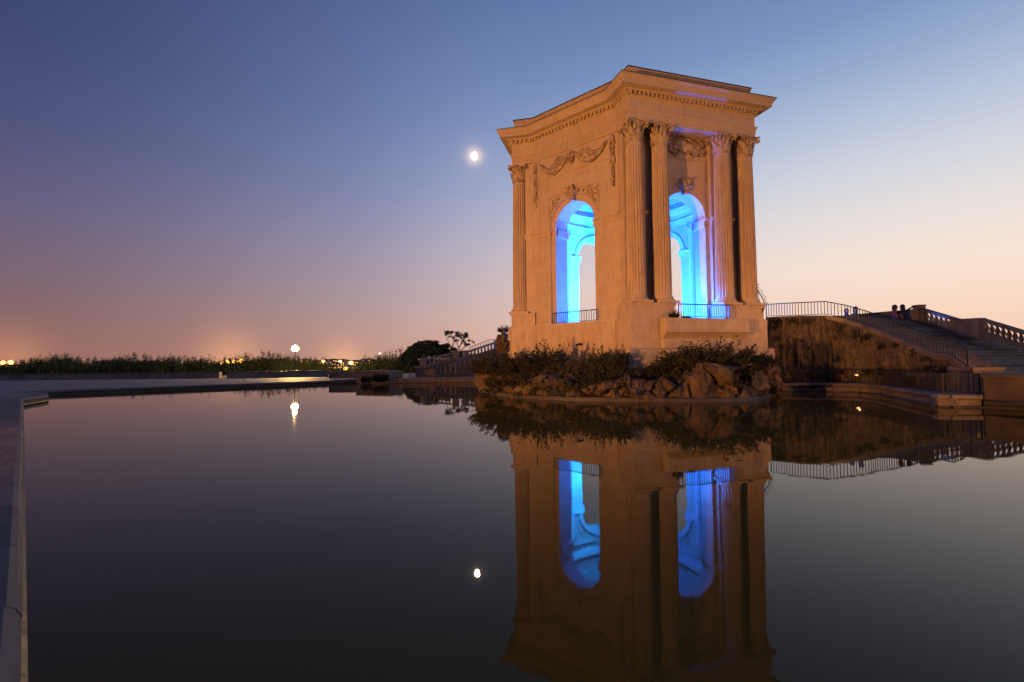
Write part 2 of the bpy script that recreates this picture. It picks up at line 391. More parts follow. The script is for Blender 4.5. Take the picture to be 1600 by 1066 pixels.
# dentils: small repeated blocks under the cornice
mb = MB(); P0 = plan(ENT[0]+.09, ENT[1]+.09, ENT[2]+.09)
for i in range(12):
    a, b_ = Vector((*P0[i], 0)), Vector((*P0[(i+1) % 12], 0)); d = b_-a; L_ = d.length; d.normalize(); nn = Vector((d.y, -d.x, 0))
    n = int(L_/.26)
    for k in range(n):
        c = a+d*((k+.5)*L_/n)
        mx = Matrix.Translation(c) @ Matrix(((d.x, nn.x, 0, 0), (d.y, nn.y, 0, 0), (0, 0, 1, 0), (0, 0, 0, 1)))
        mb.box(-.07, .07, -.02, .15, 16.01, 16.185, mx)
stuff(mb.build('dentils', 'limestone', corn, 0))

# podium: plinth, die and pedestals, faced with separate blocks
mb = MB(); mb.rings([[(x, y, z) for x, y in plan(7.70, 4.60, 7.02)] for z in (.2, 2.38)]); mb.build('plinth', 'weathered_limestone', pav, 0)
mb = MB(); mb.rings([[(x, y, z) for x, y in plan(7.50, 4.35, 6.74)] for z in (2.3, 4.05)]); mb.build('podium_core', 'weathered_limestone', pav, 0)
def face_blocks(deg, n, t0, t1, z0, z1, courses, ln, proud, rnd, rotdeg=None):
    hh = (z1-z0)/courses
    for c in range(courses):
        t = t0; k = 0; off = ln*.5 if c % 2 else ln
        while t < t1-.01:
            e = min(t1, t+(off if k == 0 else ln*rnd.uniform(.8, 1.2)))
            if t1-e < .35: e = t1
            mb = MB(); g = .0045; j = rnd.uniform(0, .006)
            A = [(t+g, 0), (e-g, 0), (e-g, proud+j), (t+g, proud+j)]
            lo = [loc_pt(deg, n+dn, tt, z0+c*hh+g) for tt, dn in A]; hi = [loc_pt(deg, n+dn, tt, z0+(c+1)*hh-g) for tt, dn in A]
            mb.rings([lo, hi]); mb.build('stone_block', 'weathered_limestone', pav, 0)
            t = e; k += 1
rnd = random.Random(3)
def podium_facing(nC, tC, pP, z0, z1, courses, proud, skip=()):
    ni = 2*(pP-tC*math.sin(R(60)))
    ps = ni*math.sin(R(60))-tC*.5
    for k, deg in enumerate((0, 240)):
        face_blocks(deg, nC, -tC-proud, tC+proud, z0, z1, courses, 1.35, proud, rnd)
    face_blocks(300, pP, -ps, ps, z0, z1, courses, 1.5, proud, rnd)
    # returns of the two column fronts, facing the pool
    face_blocks(-90, tC, -nC, -ni, z0, z1, courses, 1.2, proud, rnd)      # C0, left end
    face_blocks(240+90, tC, ni, nC, z0, z1, courses, 1.2, proud, rnd)     # C240, near end
    face_blocks(90, tC, ni, nC, z0, z1, courses, 1.2, proud, rnd)         # C0, right end
podium_facing(7.50, 4.35, 6.74, 2.40, 4.04, 3, .05)
podium_facing(7.70, 4.60, 7.02, 1.0, 2.39, 2, .05)
# pedestals under the column pairs
for k in range(3):
    for s in (-1, 1):
        t0, t1 = sorted((s*1.62, s*4.28))
        mb = MB()
        mb.rings([[loc_pt(120*k, n, t, z) for n, t in ((5.9, t0), (7.44+e, t0-e*(s > 0)), (7.44+e, t1+e), (5.9, t1+e))] for e, z in ((0, 4.05), (0, 4.68), (.03, 4.70), (.05, 4.76), (.05, ZB))])
        mb.build('pedestal', 'weathered_limestone', pav, 25)
# floor
mb = MB(); mb.rings([[loc_pt(60*i+30, 7.7, 0, z) for i in range(6)] for z in (4.0, 4.10)]); mb.build('floor', 'interior_plaster', pav, 0)

# walls with arches
def arch_slab(deg, y0, y1, w0, w1, z0, z1, hw, zs, N=20):
    """wall between depths y0 (inside) and y1 (outside), half widths w0, w1, pierced by a round arch"""
    mb = MB(); P = lambda t, y, z: loc_pt(deg, y, t, z)
    ts = [-hw*math.cos(math.pi*i/N) for i in range(N+1)]; zz = [zs+hw*math.sin(math.pi*i/N) for i in range(N+1)]
    for y, w in ((y1, w1), (y0, w0)):
        for s in (-1, 1):
            mb.add([P(s*hw, y, z0), P(s*w, y, z0), P(s*w, y, zs), P(s*hw, y, zs)], [(0, 1, 2, 3)])
            mb.add([P(s*hw, y, zs), P(s*w, y, zs), P(s*w, y, z1), P(s*hw, y, z1)], [(0, 1, 2, 3)])
        for i in range(N):
            mb.add([P(ts[i], y, zz[i]), P(ts[i+1], y, zz[i+1]), P(ts[i+1], y, z1), P(ts[i], y, z1)], [(0, 1, 2, 3)])
    for i in range(N):
        mb.add([P(ts[i], y0, zz[i]), P(ts[i+1], y0, zz[i+1]), P(ts[i+1], y1, zz[i+1]), P(ts[i], y1, zz[i])], [(0, 1, 2, 3)])
    for s in (-1, 1):
        mb.add([P(s*hw, y0, z0), P(s*hw, y1, z0), P(s*hw, y1, zs), P(s*hw, y0, zs)], [(0, 1, 2, 3)])
        mb.add([P(s*w0, y0, z0), P(s*w1, y1, z0), P(s*w1, y1, z1), P(s*w0, y0, z1)], [(0, 1, 2, 3)])
    return mb
def bar_local(deg, prof, t0, t1):
    """horizontal moulding on a wall: prof = (n, z) outline"""
    mb = MB(); mb.rings([[loc_pt(deg, n, t0, z) for n, z in prof], [loc_pt(deg, n, t1, z) for n, z in prof]]); return mb
def archivolt(deg, y, hw, zs, width, proud, N=24):
    mb = MB(); rg = []
    sec = [(0, -.02), (0, proud*.5), (width*.25, proud*.5), (width*.3, proud), (width*.85, proud), (width, proud*1.5), (width+.03, -.02)]
    for i in range(N+1):
        a = math.pi*i/N
        rg.append([loc_pt(deg, y+p, -(hw+r)*math.cos(a), zs+(hw+r)*math.sin(a)) for r, p in sec])
    mb.rings(rg); return mb
def frame_rect(deg, y, t0, t1, z0, z1, w, proud, foot=True):
    mb = MB()
    for a, b_, c, d in ((t0, t1, z1-w, z1), (t0, t1, z0, z0+w), (t0, t0+w, z0+w, z1-w), (t1-w, t1, z0+w, z1-w)):
        if not foot and c == z0: continue
        mb.rings([[loc_pt(deg, n, t, z) for n, t in ((y-.02, a), (y+proud, a), (y+proud, b_), (y-.02, b_))] for z in (c, d)])
    return mb
ZS = 10.02
IMP = lambda y: [(y-.02, 9.62), (y+.03, 9.62), (y+.03, 9.78), (y+.05, 9.80), (y+.05, 9.88), (y+.13, 9.93), (y+.17, 10.0), (y+.17, 10.06), (y-.02, 10.08)]
for k in range(3):
    dP = 60+120*k; dC_ = 120*k
    # ---- P wall (garlands)
    wl_ = arch_slab(dP, 6.38, 6.50, 3.2, 3.19, 4.08, ZC-.002, 1.77, ZS).build('wall', 'limestone', pav, 25)
    arch_slab(dP, 5.2, 6.378, 3.0, 3.67, 4.08, ZC+.3, 1.44, ZS).build('inner_wall', 'limestone', pav, 25)
    archivolt(dP, 6.50, 1.77, ZS, .07, .03).build('archivolt', 'limestone', wl_, 25)
    for s in (-1, 1):
        a, b_ = sorted((s*1.70, s*3.2)); bar_local(dP, IMP(6.50), a, b_).build('impost', 'limestone', wl_, 25)
        a, b_ = sorted((s*1.36, s*1.765)); bar_local(dP, [(n-.12, z) for n, z in IMP(6.50)], a, b_).build('impost', 'limestone', wl_, 25)
        # narrow raised strip that carries the hanging garland
        a, b_ = sorted((s*2.55, s*3.185))
        mb = MB(); mb.rings([[loc_pt(dP, n, t, z) for n, t in ((6.48, a), (6.535, a), (6.535, b_), (6.48, b_))] for z in (10.09, 14.62)]); mb.build('strip', 'limestone', wl_, 0)
    bar_local(dP, [(6.48, 13.30), (6.54, 13.30), (6.55, 13.36), (6.48, 13.38)], -2.54, 2.54).build('string_course', 'limestone', wl_, 25)
    frame_rect(dP, 6.50, -1.90, 1.90, 10.04, 12.18, .06, .04, False).build('panel_frame', 'limestone', wl_, 0)
    # ---- C wall (behind the columns)
    wc = arch_slab(dC_, 5.2, 6.2, 3.0, 3.575, 4.08, ZC+.3, 1.45, ZS).build('wall', 'limestone', pav, 25)
    archivolt(dC_, 6.2, 1.45, ZS, .17, .04).build('archivolt', 'limestone', wc, 25)
    for s in (-1, 1):
        mb = MB(); a, b_ = sorted((s*1.66, s*4.03))
        mb.rings([[loc_pt(dC_, n, t, z) for n, t in ((5.5, a), (6.5, a), (6.5, b_), (5.5, b_))] for z in (4.1, ZC-.002)]); mb.build('pier', 'limestone', wc, 0)
        a, b_ = sorted((s*1.655, s*4.04)); bar_local(dC_, IMP(6.5), a, b_+.06 if s > 0 else b_).build('impost', 'limestone', wc, 25)
        a, b_ = sorted((s*1.33, s*1.65)); bar_local(dC_, IMP(6.2), a, b_).build('impost', 'limestone', wc, 25)
        mb = MB()  # impost return on the flank facing the garland wall
        mb.rings([[loc_pt(dC_, n, s*(4.01+q), z) for q, z in ((0, 9.62), (.03, 9.63), (.05, 9.88), (.11, 9.98), (.11, 10.06), (0, 10.08))] for n in (5.9, 6.6)]); mb.build('impost', 'limestone', wc, 25)
    frame_rect(dC_, 6.2, -1.56, 1.56, 12.20, 13.50, .09, .05).build('panel_frame', 'limestone', wc, 0)
    bar_local(dC_, [(6.18, 13.52), (6.25, 13.52), (6.30, 13.60), (6.18, 13.64)], -1.64, 1.64).build('string_course', 'limestone', wc, 25)

# --- interior: engaged fluted shafts in the six corners, ring entablature, stepped dome
def fluted(r0, r1, z0, z1, flutes=24, depth=.055, seg=6, rings=9):
    out = []; n = flutes*seg
    for i in range(rings+1):
        s = i/rings; r = r0+(r1-r0)*(s**1.6); z = z0+(z1-z0)*s
        dd = depth*(0 if i in (0, rings) else 1)
        out.append([(r*(1-dd*abs(math.sin(math.pi*(j/seg)))**.7)*math.cos(2*math.pi*j/n), r*(1-dd*abs(math.sin(math.pi*(j/seg)))**.7)*math.sin(2*math.pi*j/n), z) for j in range(n)])
    mb = MB(); mb.rings(out); return mb
def capital_mesh(rb, H, half):
    mb = MB()
    mb.lathe([(rb*1.0, 0), (rb*1.08, .02), (rb*1.08, .07), (rb*.98, .08), (rb*1.0, H*.5), (rb*1.12, H*.8), (rb*1.3, H*.87)], 24)
    def leaf(ang, r0, z0, h, w, out):
        rg = []; ca, sa = math.cos(ang), math.sin(ang)
        for i in range(7):
            s = i/6; rr = r0+.02+out*s**2.4; z = z0+h*(s if s < .85 else .85+.15*math.sin((s-.85)/.15*2.2))
            ww = w*(.75+.5*math.sin(math.pi*min(1, s*1.05)))*(1 if s < .8 else 1-(s-.8)*3.6)*(1+.16*math.cos(i*math.pi))
            p = Vector((rr*ca, rr*sa, z)); tg = Vector((-sa, ca, 0)); o = Vector((ca, sa, .25))
            rg.append([p-tg*ww, p+o*.045, p+tg*ww, p-o*.025])
        mb.rings(rg)
    for k in range(8): leaf(2*math.pi*k/8+.39, rb, .06, H*.40, .115*rb/.41, .14)
    for k in range(8): leaf(2*math.pi*k/8, rb*1.02, .1, H*.64, .105*rb/.41, .19)
    for k in range(8): leaf(2*math.pi*(k+.5)/8, rb*1.04, H*.5, H*.36, .07*rb/.41, .16)
    for k in range(4):
        a = math.pi/4+k*math.pi/2; c = Vector((math.cos(a), math.sin(a), 0)); tg = Vector((-c.y, c.x, 0))
        R_ = half*1.28
        mb.tube([c*(rb*1.05)+Vector((0, 0, H*.5)), c*(rb*1.25)+Vector((0, 0, H*.72)), c*(R_*.97)+Vector((0, 0, H*.86))], [.05, .05, .06], 6)
        for s in (-1, 1):
            pts = []
            for i in range(11):
                q = i/10*math.pi*2.6; rr = .105*(1-i/14)
                pts.append(c*(R_-.03+rr*math.cos(q))+tg*(s*.055)+Vector((0, 0, H*.77+rr*math.sin(q))))
            mb.tube(pts, .035, 5)
    for k in range(4):
        a = k*math.pi/2; c = Vector((math.cos(a), math.sin(a), 0)); mb.blob(c*(half*.98)+Vector((0, 0, H*.9)), (.10, .10, .09), .3)
    ab = []
    for k in range(4):
        for i in range(6):
            s = -1+2*i/5; d = half*(1-.20*(1-s*s)) if abs(s) < 1 else half
            a = k*math.pi/2; x, y = d, s*half*.93
            ab.append((x*math.cos(a)-y*math.sin(a), x*math.sin(a)+y*math.cos(a)))
    mb.rings([[(x*e, y*e, z) for x, y in ab] for e, z in ((.95, H*.88), (.97, H*.93), (1.04, H*.94), (1.04, H))])
    return mb
HCAP = 1.12
SHAFT = fluted(.495, .42, 0, ZC-ZB-HCAP-.42, 20, .19, 6).mesh('shaft', 'weathered_limestone', 40)
CAP = capital_mesh(.405, HCAP, .60).mesh('capital', 'carved_limestone', 45)
mb = MB(); mb.box(-.64, .64, -.64, .64, 0, .13)
mb.lathe([(.63, .131), (.65, .16), (.65, .20), (.62, .235), (.56, .25), (.54, .28), (.55, .30), (.575, .32), (.58, .35), (.56, .375), (.51, .385), (.50, .42)], 32)
CBASE = mb.mesh('base', 'limestone', 40)
for k in range(3):
    for t in (-TO, -TI, TI, TO):
        cr = bpy.data.objects.new('column', None); COL.objects.link(cr); cr.parent = pav; cr.location = loc_pt(120*k, DC, t, ZB); cr.rotation_euler.z = R(120*k)
        put('base', CBASE, cr); put('shaft', SHAFT, cr, (0, 0, .42)); put('capital', CAP, cr, (0, 0, ZC-ZB-HCAP-.002))
ISH = fluted(.30, .265, 0, 6.55, 16, .12).mesh('shaft', 'interior_plaster', 40)
ICAP = capital_mesh(.265, .80, .40).mesh('capital', 'interior_plaster', 45)
for i in range(6):
    for s in (-1, 1):
        p = loc_pt(60*i+30, 5.60, s*.42, 4.1)
        cr = bpy.data.objects.new('interior_column', None); COL.objects.link(cr); cr.parent = pav; cr.location = p; cr.rotation_euler.z = R(60*i+30)
        mb = MB(); mb.lathe([(.42, 0), (.42, .35), (.37, .4), (.39, .5), (.33, .58)], 16); mb.build('base', 'interior_plaster', cr, 40)
        put('shaft', ISH, cr, (0, 0, .55)); put('capital', ICAP, cr, (0, 0, 7.05))
def ring_lathe(name, prof, seg, mat):
    mb = MB(); mb.lathe(prof, seg, caps=False); return mb.build(name, mat, pav, 35)
ring_lathe('inner_entablature', [(6.1, 11.98), (5.25, 11.98), (5.25, 12.12), (5.22, 12.13), (5.22, 12.28), (5.16, 12.36), (5.28, 12.38), (5.28, 12.78), (5.2, 12.84), (5.1, 12.88), (4.95, 12.92), (4.92, 13.02), (4.80, 13.10), (4.80, 13.16), (5.1, 13.2)], 72, 'interior_plaster')
dome = [(5.1, 13.2)]
for i in range(1, 15):
    a = R(i*6.1); r = 5.05*math.cos(a); z = 13.25+3.5*math.sin(a)
    dome += [(r+.10, z-.03), (r-.10, z), (r-.10, z+.10)] if i % 2 else [(r+.02, z)]
dome += [(.25, 16.9), (0.01, 16.9)]
ring_lathe('dome', dome, 72, 'interior_plaster')
# inside faces of the arches: archivolts and imposts
for i in range(6):
    d0 = 60*i
    mb = MB(); sec = [(0, .02), (0, -.05), (.12, -.05), (.14, -.09), (.30, -.09), (.33, .02)]
    mb.rings([[loc_pt(d0, 5.2+p, -(1.45+r)*math.cos(math.pi*q/24), ZS+(1.45+r)*math.sin(math.pi*q/24)) for r, p in sec] for q in range(25)])
    mb.build('inner_archivolt', 'interior_plaster', pav, 25)
    for s in (-1, 1):
        a, b_ = sorted((s*1.30, s*2.55))
        mb = MB(); mb.rings([[loc_pt(d0, 5.2-q, t, z) for q, z in ((-.02, 9.55), (.05, 9.56), (.05, 9.72), (.07, 9.74), (.07, 9.86), (.14, 9.96), (.14, 10.04), (-.02, 10.06))] for t in (a, b_)])
        mb.build('inner_impost', 'interior_plaster', pav, 25)
        mb = MB(); mb.rings([[loc_pt(d0, n, t, z) for n, z in ((5.19, 9.55), (6.21, 9.55), (6.21, 9.8), (6.21, 10.03), (5.19, 10.03))] for t in (s*1.452, s*1.36)])
        mb.build('inner_impost', 'interior_plaster', pav, 25)

# --- carved ornaments on the faces one sees
def swag(deg, n, t0, z0, t1, z1, sag, r0, parent, seed):
    rr = random.Random(seed); mb = MB(); core = []; rad = []
    for i in range(17):
        s = i/16; w = 1-(2*s-1)**2
        core.append(loc_pt(deg, n+.05+.05*w, t0+(t1-t0)*s, z0+(z1-z0)*s-sag*w)); rad.append(r0*(.35+.65*w**.7)*.8)
    mb.tube(core, rad, 8)
    for i in range(110):
        s = rr.random(); w = 1-(2*s-1)**2; R_ = r0*(.35+.65*w**.7)
        a = rr.uniform(-1.7, 1.7)
        c = loc_pt(deg, n+.05+.05*w+R_*.75*math.cos(a), t0+(t1-t0)*s+rr.uniform(-.03, .03), z0+(z1-z0)*s-sag*w+R_*.85*math.sin(a))
        q = rr.uniform(.03, .062); mb.blob(c, (q, q*rr.uniform(.7, 1.3), q), .3)
    o = mb.build('garland', 'carved_limestone', parent, 60); return o
def ribbon(deg, n, pts, w, parent):
    mb = MB(); mb.tube([loc_pt(deg, n, t, z) for t, z in pts], w, 6); return mb
def drop(deg, n, t, z0, z1, w, parent, seed):
    rr = random.Random(seed); mb = MB()
    mb.tube([loc_pt(deg, n+.03, t, z0), loc_pt(deg, n+.03, t, z1)], .07, 6)
    for i in range(150):
        s = rr.random(); ww = w*(.55+.45*math.sin(s*9)**2)*(1 if s < .8 else 1-(s-.8)*2.5)
        q = rr.uniform(.035, .07)
        mb.blob(loc_pt(deg, n+.05+rr.uniform(0, .07), t+rr.uniform(-ww, ww), z0+(z1-z0)*s), (q, q, q*1.3), .3)
    return mb.build('hanging_garland', 'carved_limestone', parent, 60)
def key_mask(deg, n, z0, parent, seed):
    rr = random.Random(seed); mb = MB()
    mb.rings([[loc_pt(deg, a, t, z) for a, t in ((n-.05, -w), (n+d, -w), (n+d, w), (n-.05, w))] for z, w, d in ((z0-.12, .13, .14), (z0+.25, .17, .22), (z0+.55, .21, .30), (z0+.62, .23, .30))])
    for i in range(70):
        s = rr.random(); q = rr.uniform(.03, .065)
        mb.blob(loc_pt(deg, n+.14+rr.uniform(0, .2)*(.4+s), rr.uniform(-.24, .24)*(.6+.6*s), z0-.1+s*.95), (q, q, q*1.5), .3)
    for s in (-1, 1):                                  # leaf sprays to both sides
        for j in range(9):
            a = R(20+j*14); L_ = .42+.12*math.sin(j*2.1)
            mb.tube([loc_pt(deg, n+.08, s*.12, z0+.28), loc_pt(deg, n+.17, s*(.12+L_*.6*math.cos(a)), z0+.28+L_*.55*math.sin(a)), loc_pt(deg, n+.13, s*(.12+L_*math.cos(a)), z0+.24+L_*.9*math.sin(a))], [.03, .06, .015], 5)
    return mb.build('keystone', 'carved_limestone', parent, 60)
for dP in (300,):
    swag(dP, 6.53, -2.42, 14.30, -.22, 14.35, .74, .215, pav, 1)
    swag(dP, 6.53, .22, 14.35, 2.46, 14.30, .74, .215, pav, 2)
    mb = MB(); rr = random.Random(5)
    for i in range(60):
        q = rr.uniform(.04, .09); mb.blob(loc_pt(dP, 6.58+rr.uniform(0, .12), rr.gauss(0, .14), 14.16+rr.gauss(0, .16)), q, .3)
    for s in (-1, 1):                                  # fluttering ribbons and leaf scrolls above the swags
        for j in range(4):
            z = 14.42-.13*j; x0 = .2+.1*j; x1 = 1.35+.22*j
            mb.tube([loc_pt(dP, 6.54, s*(x0+(x1-x0)*u/8), z-.12*math.sin(u*.9+j)-.10*(u/8)) for u in range(9)], [.03+.02*math.sin(u*1.3+j)**2 for u in range(9)], 5)
    mb.build('ribbon_knot', 'carved_limestone', pav, 60)
    for s in (-1, 1): drop(dP, 6.54, s*2.85, 14.5, 11.62, .17, pav, 11+s)
    key_mask(dP, 6.50, 11.55, pav, 21)
    for s in (-1, 1):                                  # foliage relief in the spandrels
        mb = MB(); rr = random.Random(31+s)
        for i in range(120):
            t = rr.uniform(.35, 1.8); z = rr.uniform(10.2, 12.05)
            if math.hypot(t, z-ZS) < 1.92: continue
            q = rr.uniform(.03, .065); mb.blob(loc_pt(dP, 6.52, s*t, z), (q*1.2, q, q), .35)
        for j in range(4):
            cx, cz = 1.25+.13*j, 11.95-.42*j
            mb.tube([loc_pt(dP, 6.52, s*(cx+.2*(1-u/14)*math.cos(u*.7)), cz-.05+.2*(1-u/14)*math.sin(u*.7)) for u in range(11) if math.hypot(cx+.2*(1-u/14)*math.cos(u*.7), cz-.05+.2*(1-u/14)*math.sin(u*.7)-ZS) > 1.84] or [loc_pt(dP, 6.52, s*1.8, 12), loc_pt(dP, 6.52, s*1.8, 11.9)], .03, 5)
        stuff(mb.build('spandrel_relief', 'carved_limestone', pav, 60))
for dC_ in (0, 240):
    key_mask(dC_, 6.2, 11.42, pav, 22)
    mb = MB(); rr = random.Random(41)                    # shell cartouche under the architrave
    for i in range(15):
        a = R(8+i*164/14); L_ = .72
        mb.tube([loc_pt(dC_, 6.26, 0, 13.85), loc_pt(dC_, 6.48, -L_*.55*math.cos(a), 13.85+L_*.5*math.sin(a)), loc_pt(dC_, 6.40, -L_*math.cos(a), 13.85+L_*.88*math.sin(a))], [.03, .085, .06], 6)
    for s in (-1, 1):
        mb.tube([loc_pt(dC_, 6.36, s*(.72+.30*math.cos(u*.55)*(1-u/22)), 14.0+.42*math.sin(u*.55)*(1-u/22)) for u in range(15)], [.10-.004*u for u in range(15)], 7)
        mb.tube([loc_pt(dC_, 6.34, s*(.25+.055*u), 13.72-.18*math.sin(u*.35)) for u in range(14)], .075, 7)
        for i in range(45):
            q = rr.uniform(.04, .08); mb.blob(loc_pt(dC_, 6.28+rr.uniform(0, .14), s*rr.uniform(.5, 1.25), rr.uniform(13.62, 14.5)), q, .3)
    mb.tube([loc_pt(dC_, 6.40, -.85*math.cos(R(20+u*14)), 13.95+.62*math.sin(R(20+u*14))) for u in range(11)], .06, 6)
    mb.build('cartouche', 'carved_limestone', pav, 60)

# balcony under the column-front arch: slab, cove and body
for dC_ in (0, 240):
    bal = MB()
    sec = [(7.45, 4.02), (8.02, 4.02), (8.02, 3.94), (8.10, 3.92), (8.10, 3.40), (8.16, 3.36), (8.16, 3.28), (8.10, 3.25), (7.74, 3.0), (7.68, 2.93), (7.88, 2.91), (7.88, 2.42), (7.45, 2.42)]
    bal.rings([[loc_pt(dC_, n, t, z) for n, z in sec] for t in (-2.62, 2.62)])
    bo = bal.build('balcony', 'weathered_limestone', pav, 20)
    for j, t in enumerate((-2.1, -1.25, -.4, .45, 1.3, 2.1)):
        mb = MB(); mb.rings([[loc_pt(dC_, n, q, z) for n, z in ((8.09, 3.93), (8.108, 3.93), (8.108, 3.41), (8.09, 3.41))] for q in (t-.39, t+.39)]); mb.build('stone_block', 'weathered_limestone', bo, 0)
# water spout on the garland front
mb = MB(); mb.tube([loc_pt(300, 6.9, .75, 2.75), loc_pt(300, 7.25, .75, 2.76), loc_pt(300, 7.42, .75, 2.70)], [.07, .06, .05], 8); mb.build('spout', 'iron', pav)

# blue floodlights standing on the floor inside
BLUE = (.014, .135, 1.0); CYAN = (.008, .38, 1.0)
def pw(deg, n, t, z): 
    v = loc_pt(deg, n, t, z); c, s = math.cos(PTH), math.sin(PTH)
    return Vector((PO.x+v.x*c-v.y*s, PO.y+v.x*s+v.y*c, z))
flood('cyan_floodlight', pw(195, 2.2, 0, 4.55), pw(213, 5.6, 0, 9.5), 40000, CYAN, 82, .2, .9)
bulb('blue_floodlight', pw(180, 1.5, 0, 4.75), 24000, BLUE, .2)
bulb('blue_floodlight', pw(0, 4.9, -1.0, 4.5), 5200, BLUE, .12)
bulb('blue_floodlight', pw(300, 4.8, 1.0, 4.5), 1100, BLUE, .12)
for i, (dg_, n_, t_) in enumerate(((195, 2.2, 0), (180, 1.5, 0), (0, 4.7, -.95), (300, 4.7, .95))):
    p = pw(dg_, n_, t_, 4.1)
    fl = thing('floodlight', ['small dark floodlight on the pavilion floor near its far left corner', 'small dark floodlight on the pavilion floor near its middle', 'small dark floodlight just inside the arch between the columns', 'small dark floodlight just inside the arch of the garland front'][i], 'floodlight', p)
    mb = MB(); mb.box(-.16, .16, -.10, .10, .0, .05); mb.box(-.19, -.16, -.03, .03, .0, .34); mb.box(.16, .19, -.03, .03, 0, .34); mb.build('bracket', 'iron', fl)
    mb = MB(); mb.box(-.155, .155, -.13, .13, .12, .42, None, .03); mb.build('housing', 'iron', fl)

# ================================================================== railings
BARS = {}
def bar_mesh(h, w):
    key = (round(h, 3), w)
    if key not in BARS:
        mb = MB(); mb.box(-w, w, -w, w, 0, h); BARS[key] = mb.mesh('bar', 'iron', 0)
    return BARS[key]
def railing(name, label, path, h, spacing, cat='railing', w=.012, group=None, low=.06, post_every=0):
    path = [Vector(p) for p in path]
    o = thing(name, label, cat, path[0], 0, group)
    base = path[0]
    P = [p-base for p in path]
    mb = MB(); mb.tube([p+Vector((0, 0, h)) for p in P], .028, 6); mb.build('top_rail', 'iron', o, 0)
    mb = MB(); mb.tube([p+Vector((0, 0, low)) for p in P], .018, 5); mb.build('bottom_rail', 'iron', o, 0)
    bm_ = bar_mesh(h-low, w); carry = 0.0
    for i in range(len(P)-1):
        d = P[i+1]-P[i]; L_ = math.hypot(d.x, d.y); s = carry
        while s < L_:
            put('bar', bm_, o, P[i]+d*(s/L_)+Vector((0, 0, low))); s += spacing
        carry = s-L_
    for p in (P[0], P[-1]):
        mb = MB(); mb.box(-.022, .022, -.022, .022, -.02, h+.01); put('post', mb.mesh('post', 'iron', 0), o, p)
    return o
railing('balcony_railing', 'short iron railing across the arch of the garland front', [pw(300, 6.60, -1.62, 4.08), pw(300, 6.60, 1.62, 4.08)], .66, .17, w=.014)
railing('balcony_railing', 'iron railing across the arch between the paired columns', [pw(0, 7.78, -1.64, 4.06), pw(0, 7.78, 1.60, 4.06)], .72, .15, w=.013)
railing('balcony_railing', 'iron railing in the far back arch of the pavilion', [pw(120, 6.0, -1.45, 4.1), pw(120, 6.0, 1.45, 4.1)], .8, .15, w=.013)
railing('balcony_railing', 'iron railing seen through the right arch at the pavilion back', [pw(180, 6.0, -1.45, 4.1), pw(180, 6.0, 1.45, 4.1)], .8, .15, w=.013)

def iron_scroll(label, p, h, flip):
    o = thing('iron_scroll', label, 'ironwork', p)
    mb = MB()
    pts = [Vector((flip*(.10+.22*math.cos(a)*(1-a/16)), 0, .26+.22*math.sin(a)*(1-a/16))) for a in [i*.5 for i in range(22)]][::-1]
    pts += [Vector((flip*(.34-.36*s+.10*math.sin(s*5)), 0, .30+(h-.5)*s)) for s in [i/14 for i in range(1, 15)]]
    top = pts[-1]
    pts += [top+Vector((flip*(-.02+.09*math.sin(a)), 0, .07+.09*(1-math.cos(a))-.06)) for a in [i*.55 for i in range(1, 9)]]
    mb.tube(pts, .026, 6); mb.build('scroll', 'iron', o)
    mb = MB(); mb.tube([(flip*.1, 0, -.15), (flip*.16, 0, .05)], .022, 5); mb.tube([(flip*.26, 0, .3), (flip*.12, .02, .62), (flip*-.02, .02, h-.35)], .016, 5); mb.build('stem', 'iron', o)
    for j in range(11):
        s = (j+1)/12; q = Vector((flip*(.34-.36*s+.10*math.sin(s*5)), 0, .30+(h-.5)*s)); L_ = .16+.05*math.sin(j*2)
        mb = MB(); e = q+Vector((flip*L_*.8, 0, L_*.6)); mb.tube([q, q+Vector((flip*L_*.45, 0, L_*.2)), e], [.014, .012, .010], 5); mb.blob(e, .035, .2)
        mb.build('tendril', 'iron', o)
    return o
iron_scroll('curled wrought iron scroll guard at the right corner of the podium', at(1185, 492, 27.6), 1.95, 1)
iron_scroll('slim wrought iron scroll between the two rightmost columns', pw(0, 6.85, 2.95, 4.9), 1.5, 1)

# ================================================================== ROCK ISLAND
isl = thing('rock_island', 'rough brown rock mass rising from the pool round the pavilion podium', 'rocks', (PO.x, PO.y, 0))
ISL = [(-2.3, 34.5), (-2.19, 32.0), (-1.75, 28.9), (-.95, 26.2), (-.05, 24.5), (1.45, 22.9), (2.88, 22.05), (4.23, 21.55), (5.03, 21.3), (6.82, 20.8), (8.12, 20.65), (9.55, 20.8), (10.8, 21.35), (12.2, 22.9), (13.4, 25.0), (14.45, 26.9), (15.6, 29.5)]
def resample(pts, n):
    P = [Vector((*p, 0)) for p in pts]; Ls = [0]
    for i in range(len(P)-1): Ls.append(Ls[-1]+(P[i+1]-P[i]).length)
    out = []
    for k in range(n):
        s = Ls[-1]*k/(n-1); i = max(j for j in range(len(Ls)) if Ls[j] <= s+1e-9); i = min(i, len(P)-2)
        out.append(P[i].lerp(P[i+1], (s-Ls[i])/(Ls[i+1]-Ls[i])))
    return out
OUT = resample(ISL, 340)
ctr = Vector((PO.x, PO.y, 0))
def ridge(p): return 1-abs(mnoise.noise(p))*2
rings = []
NR = 44
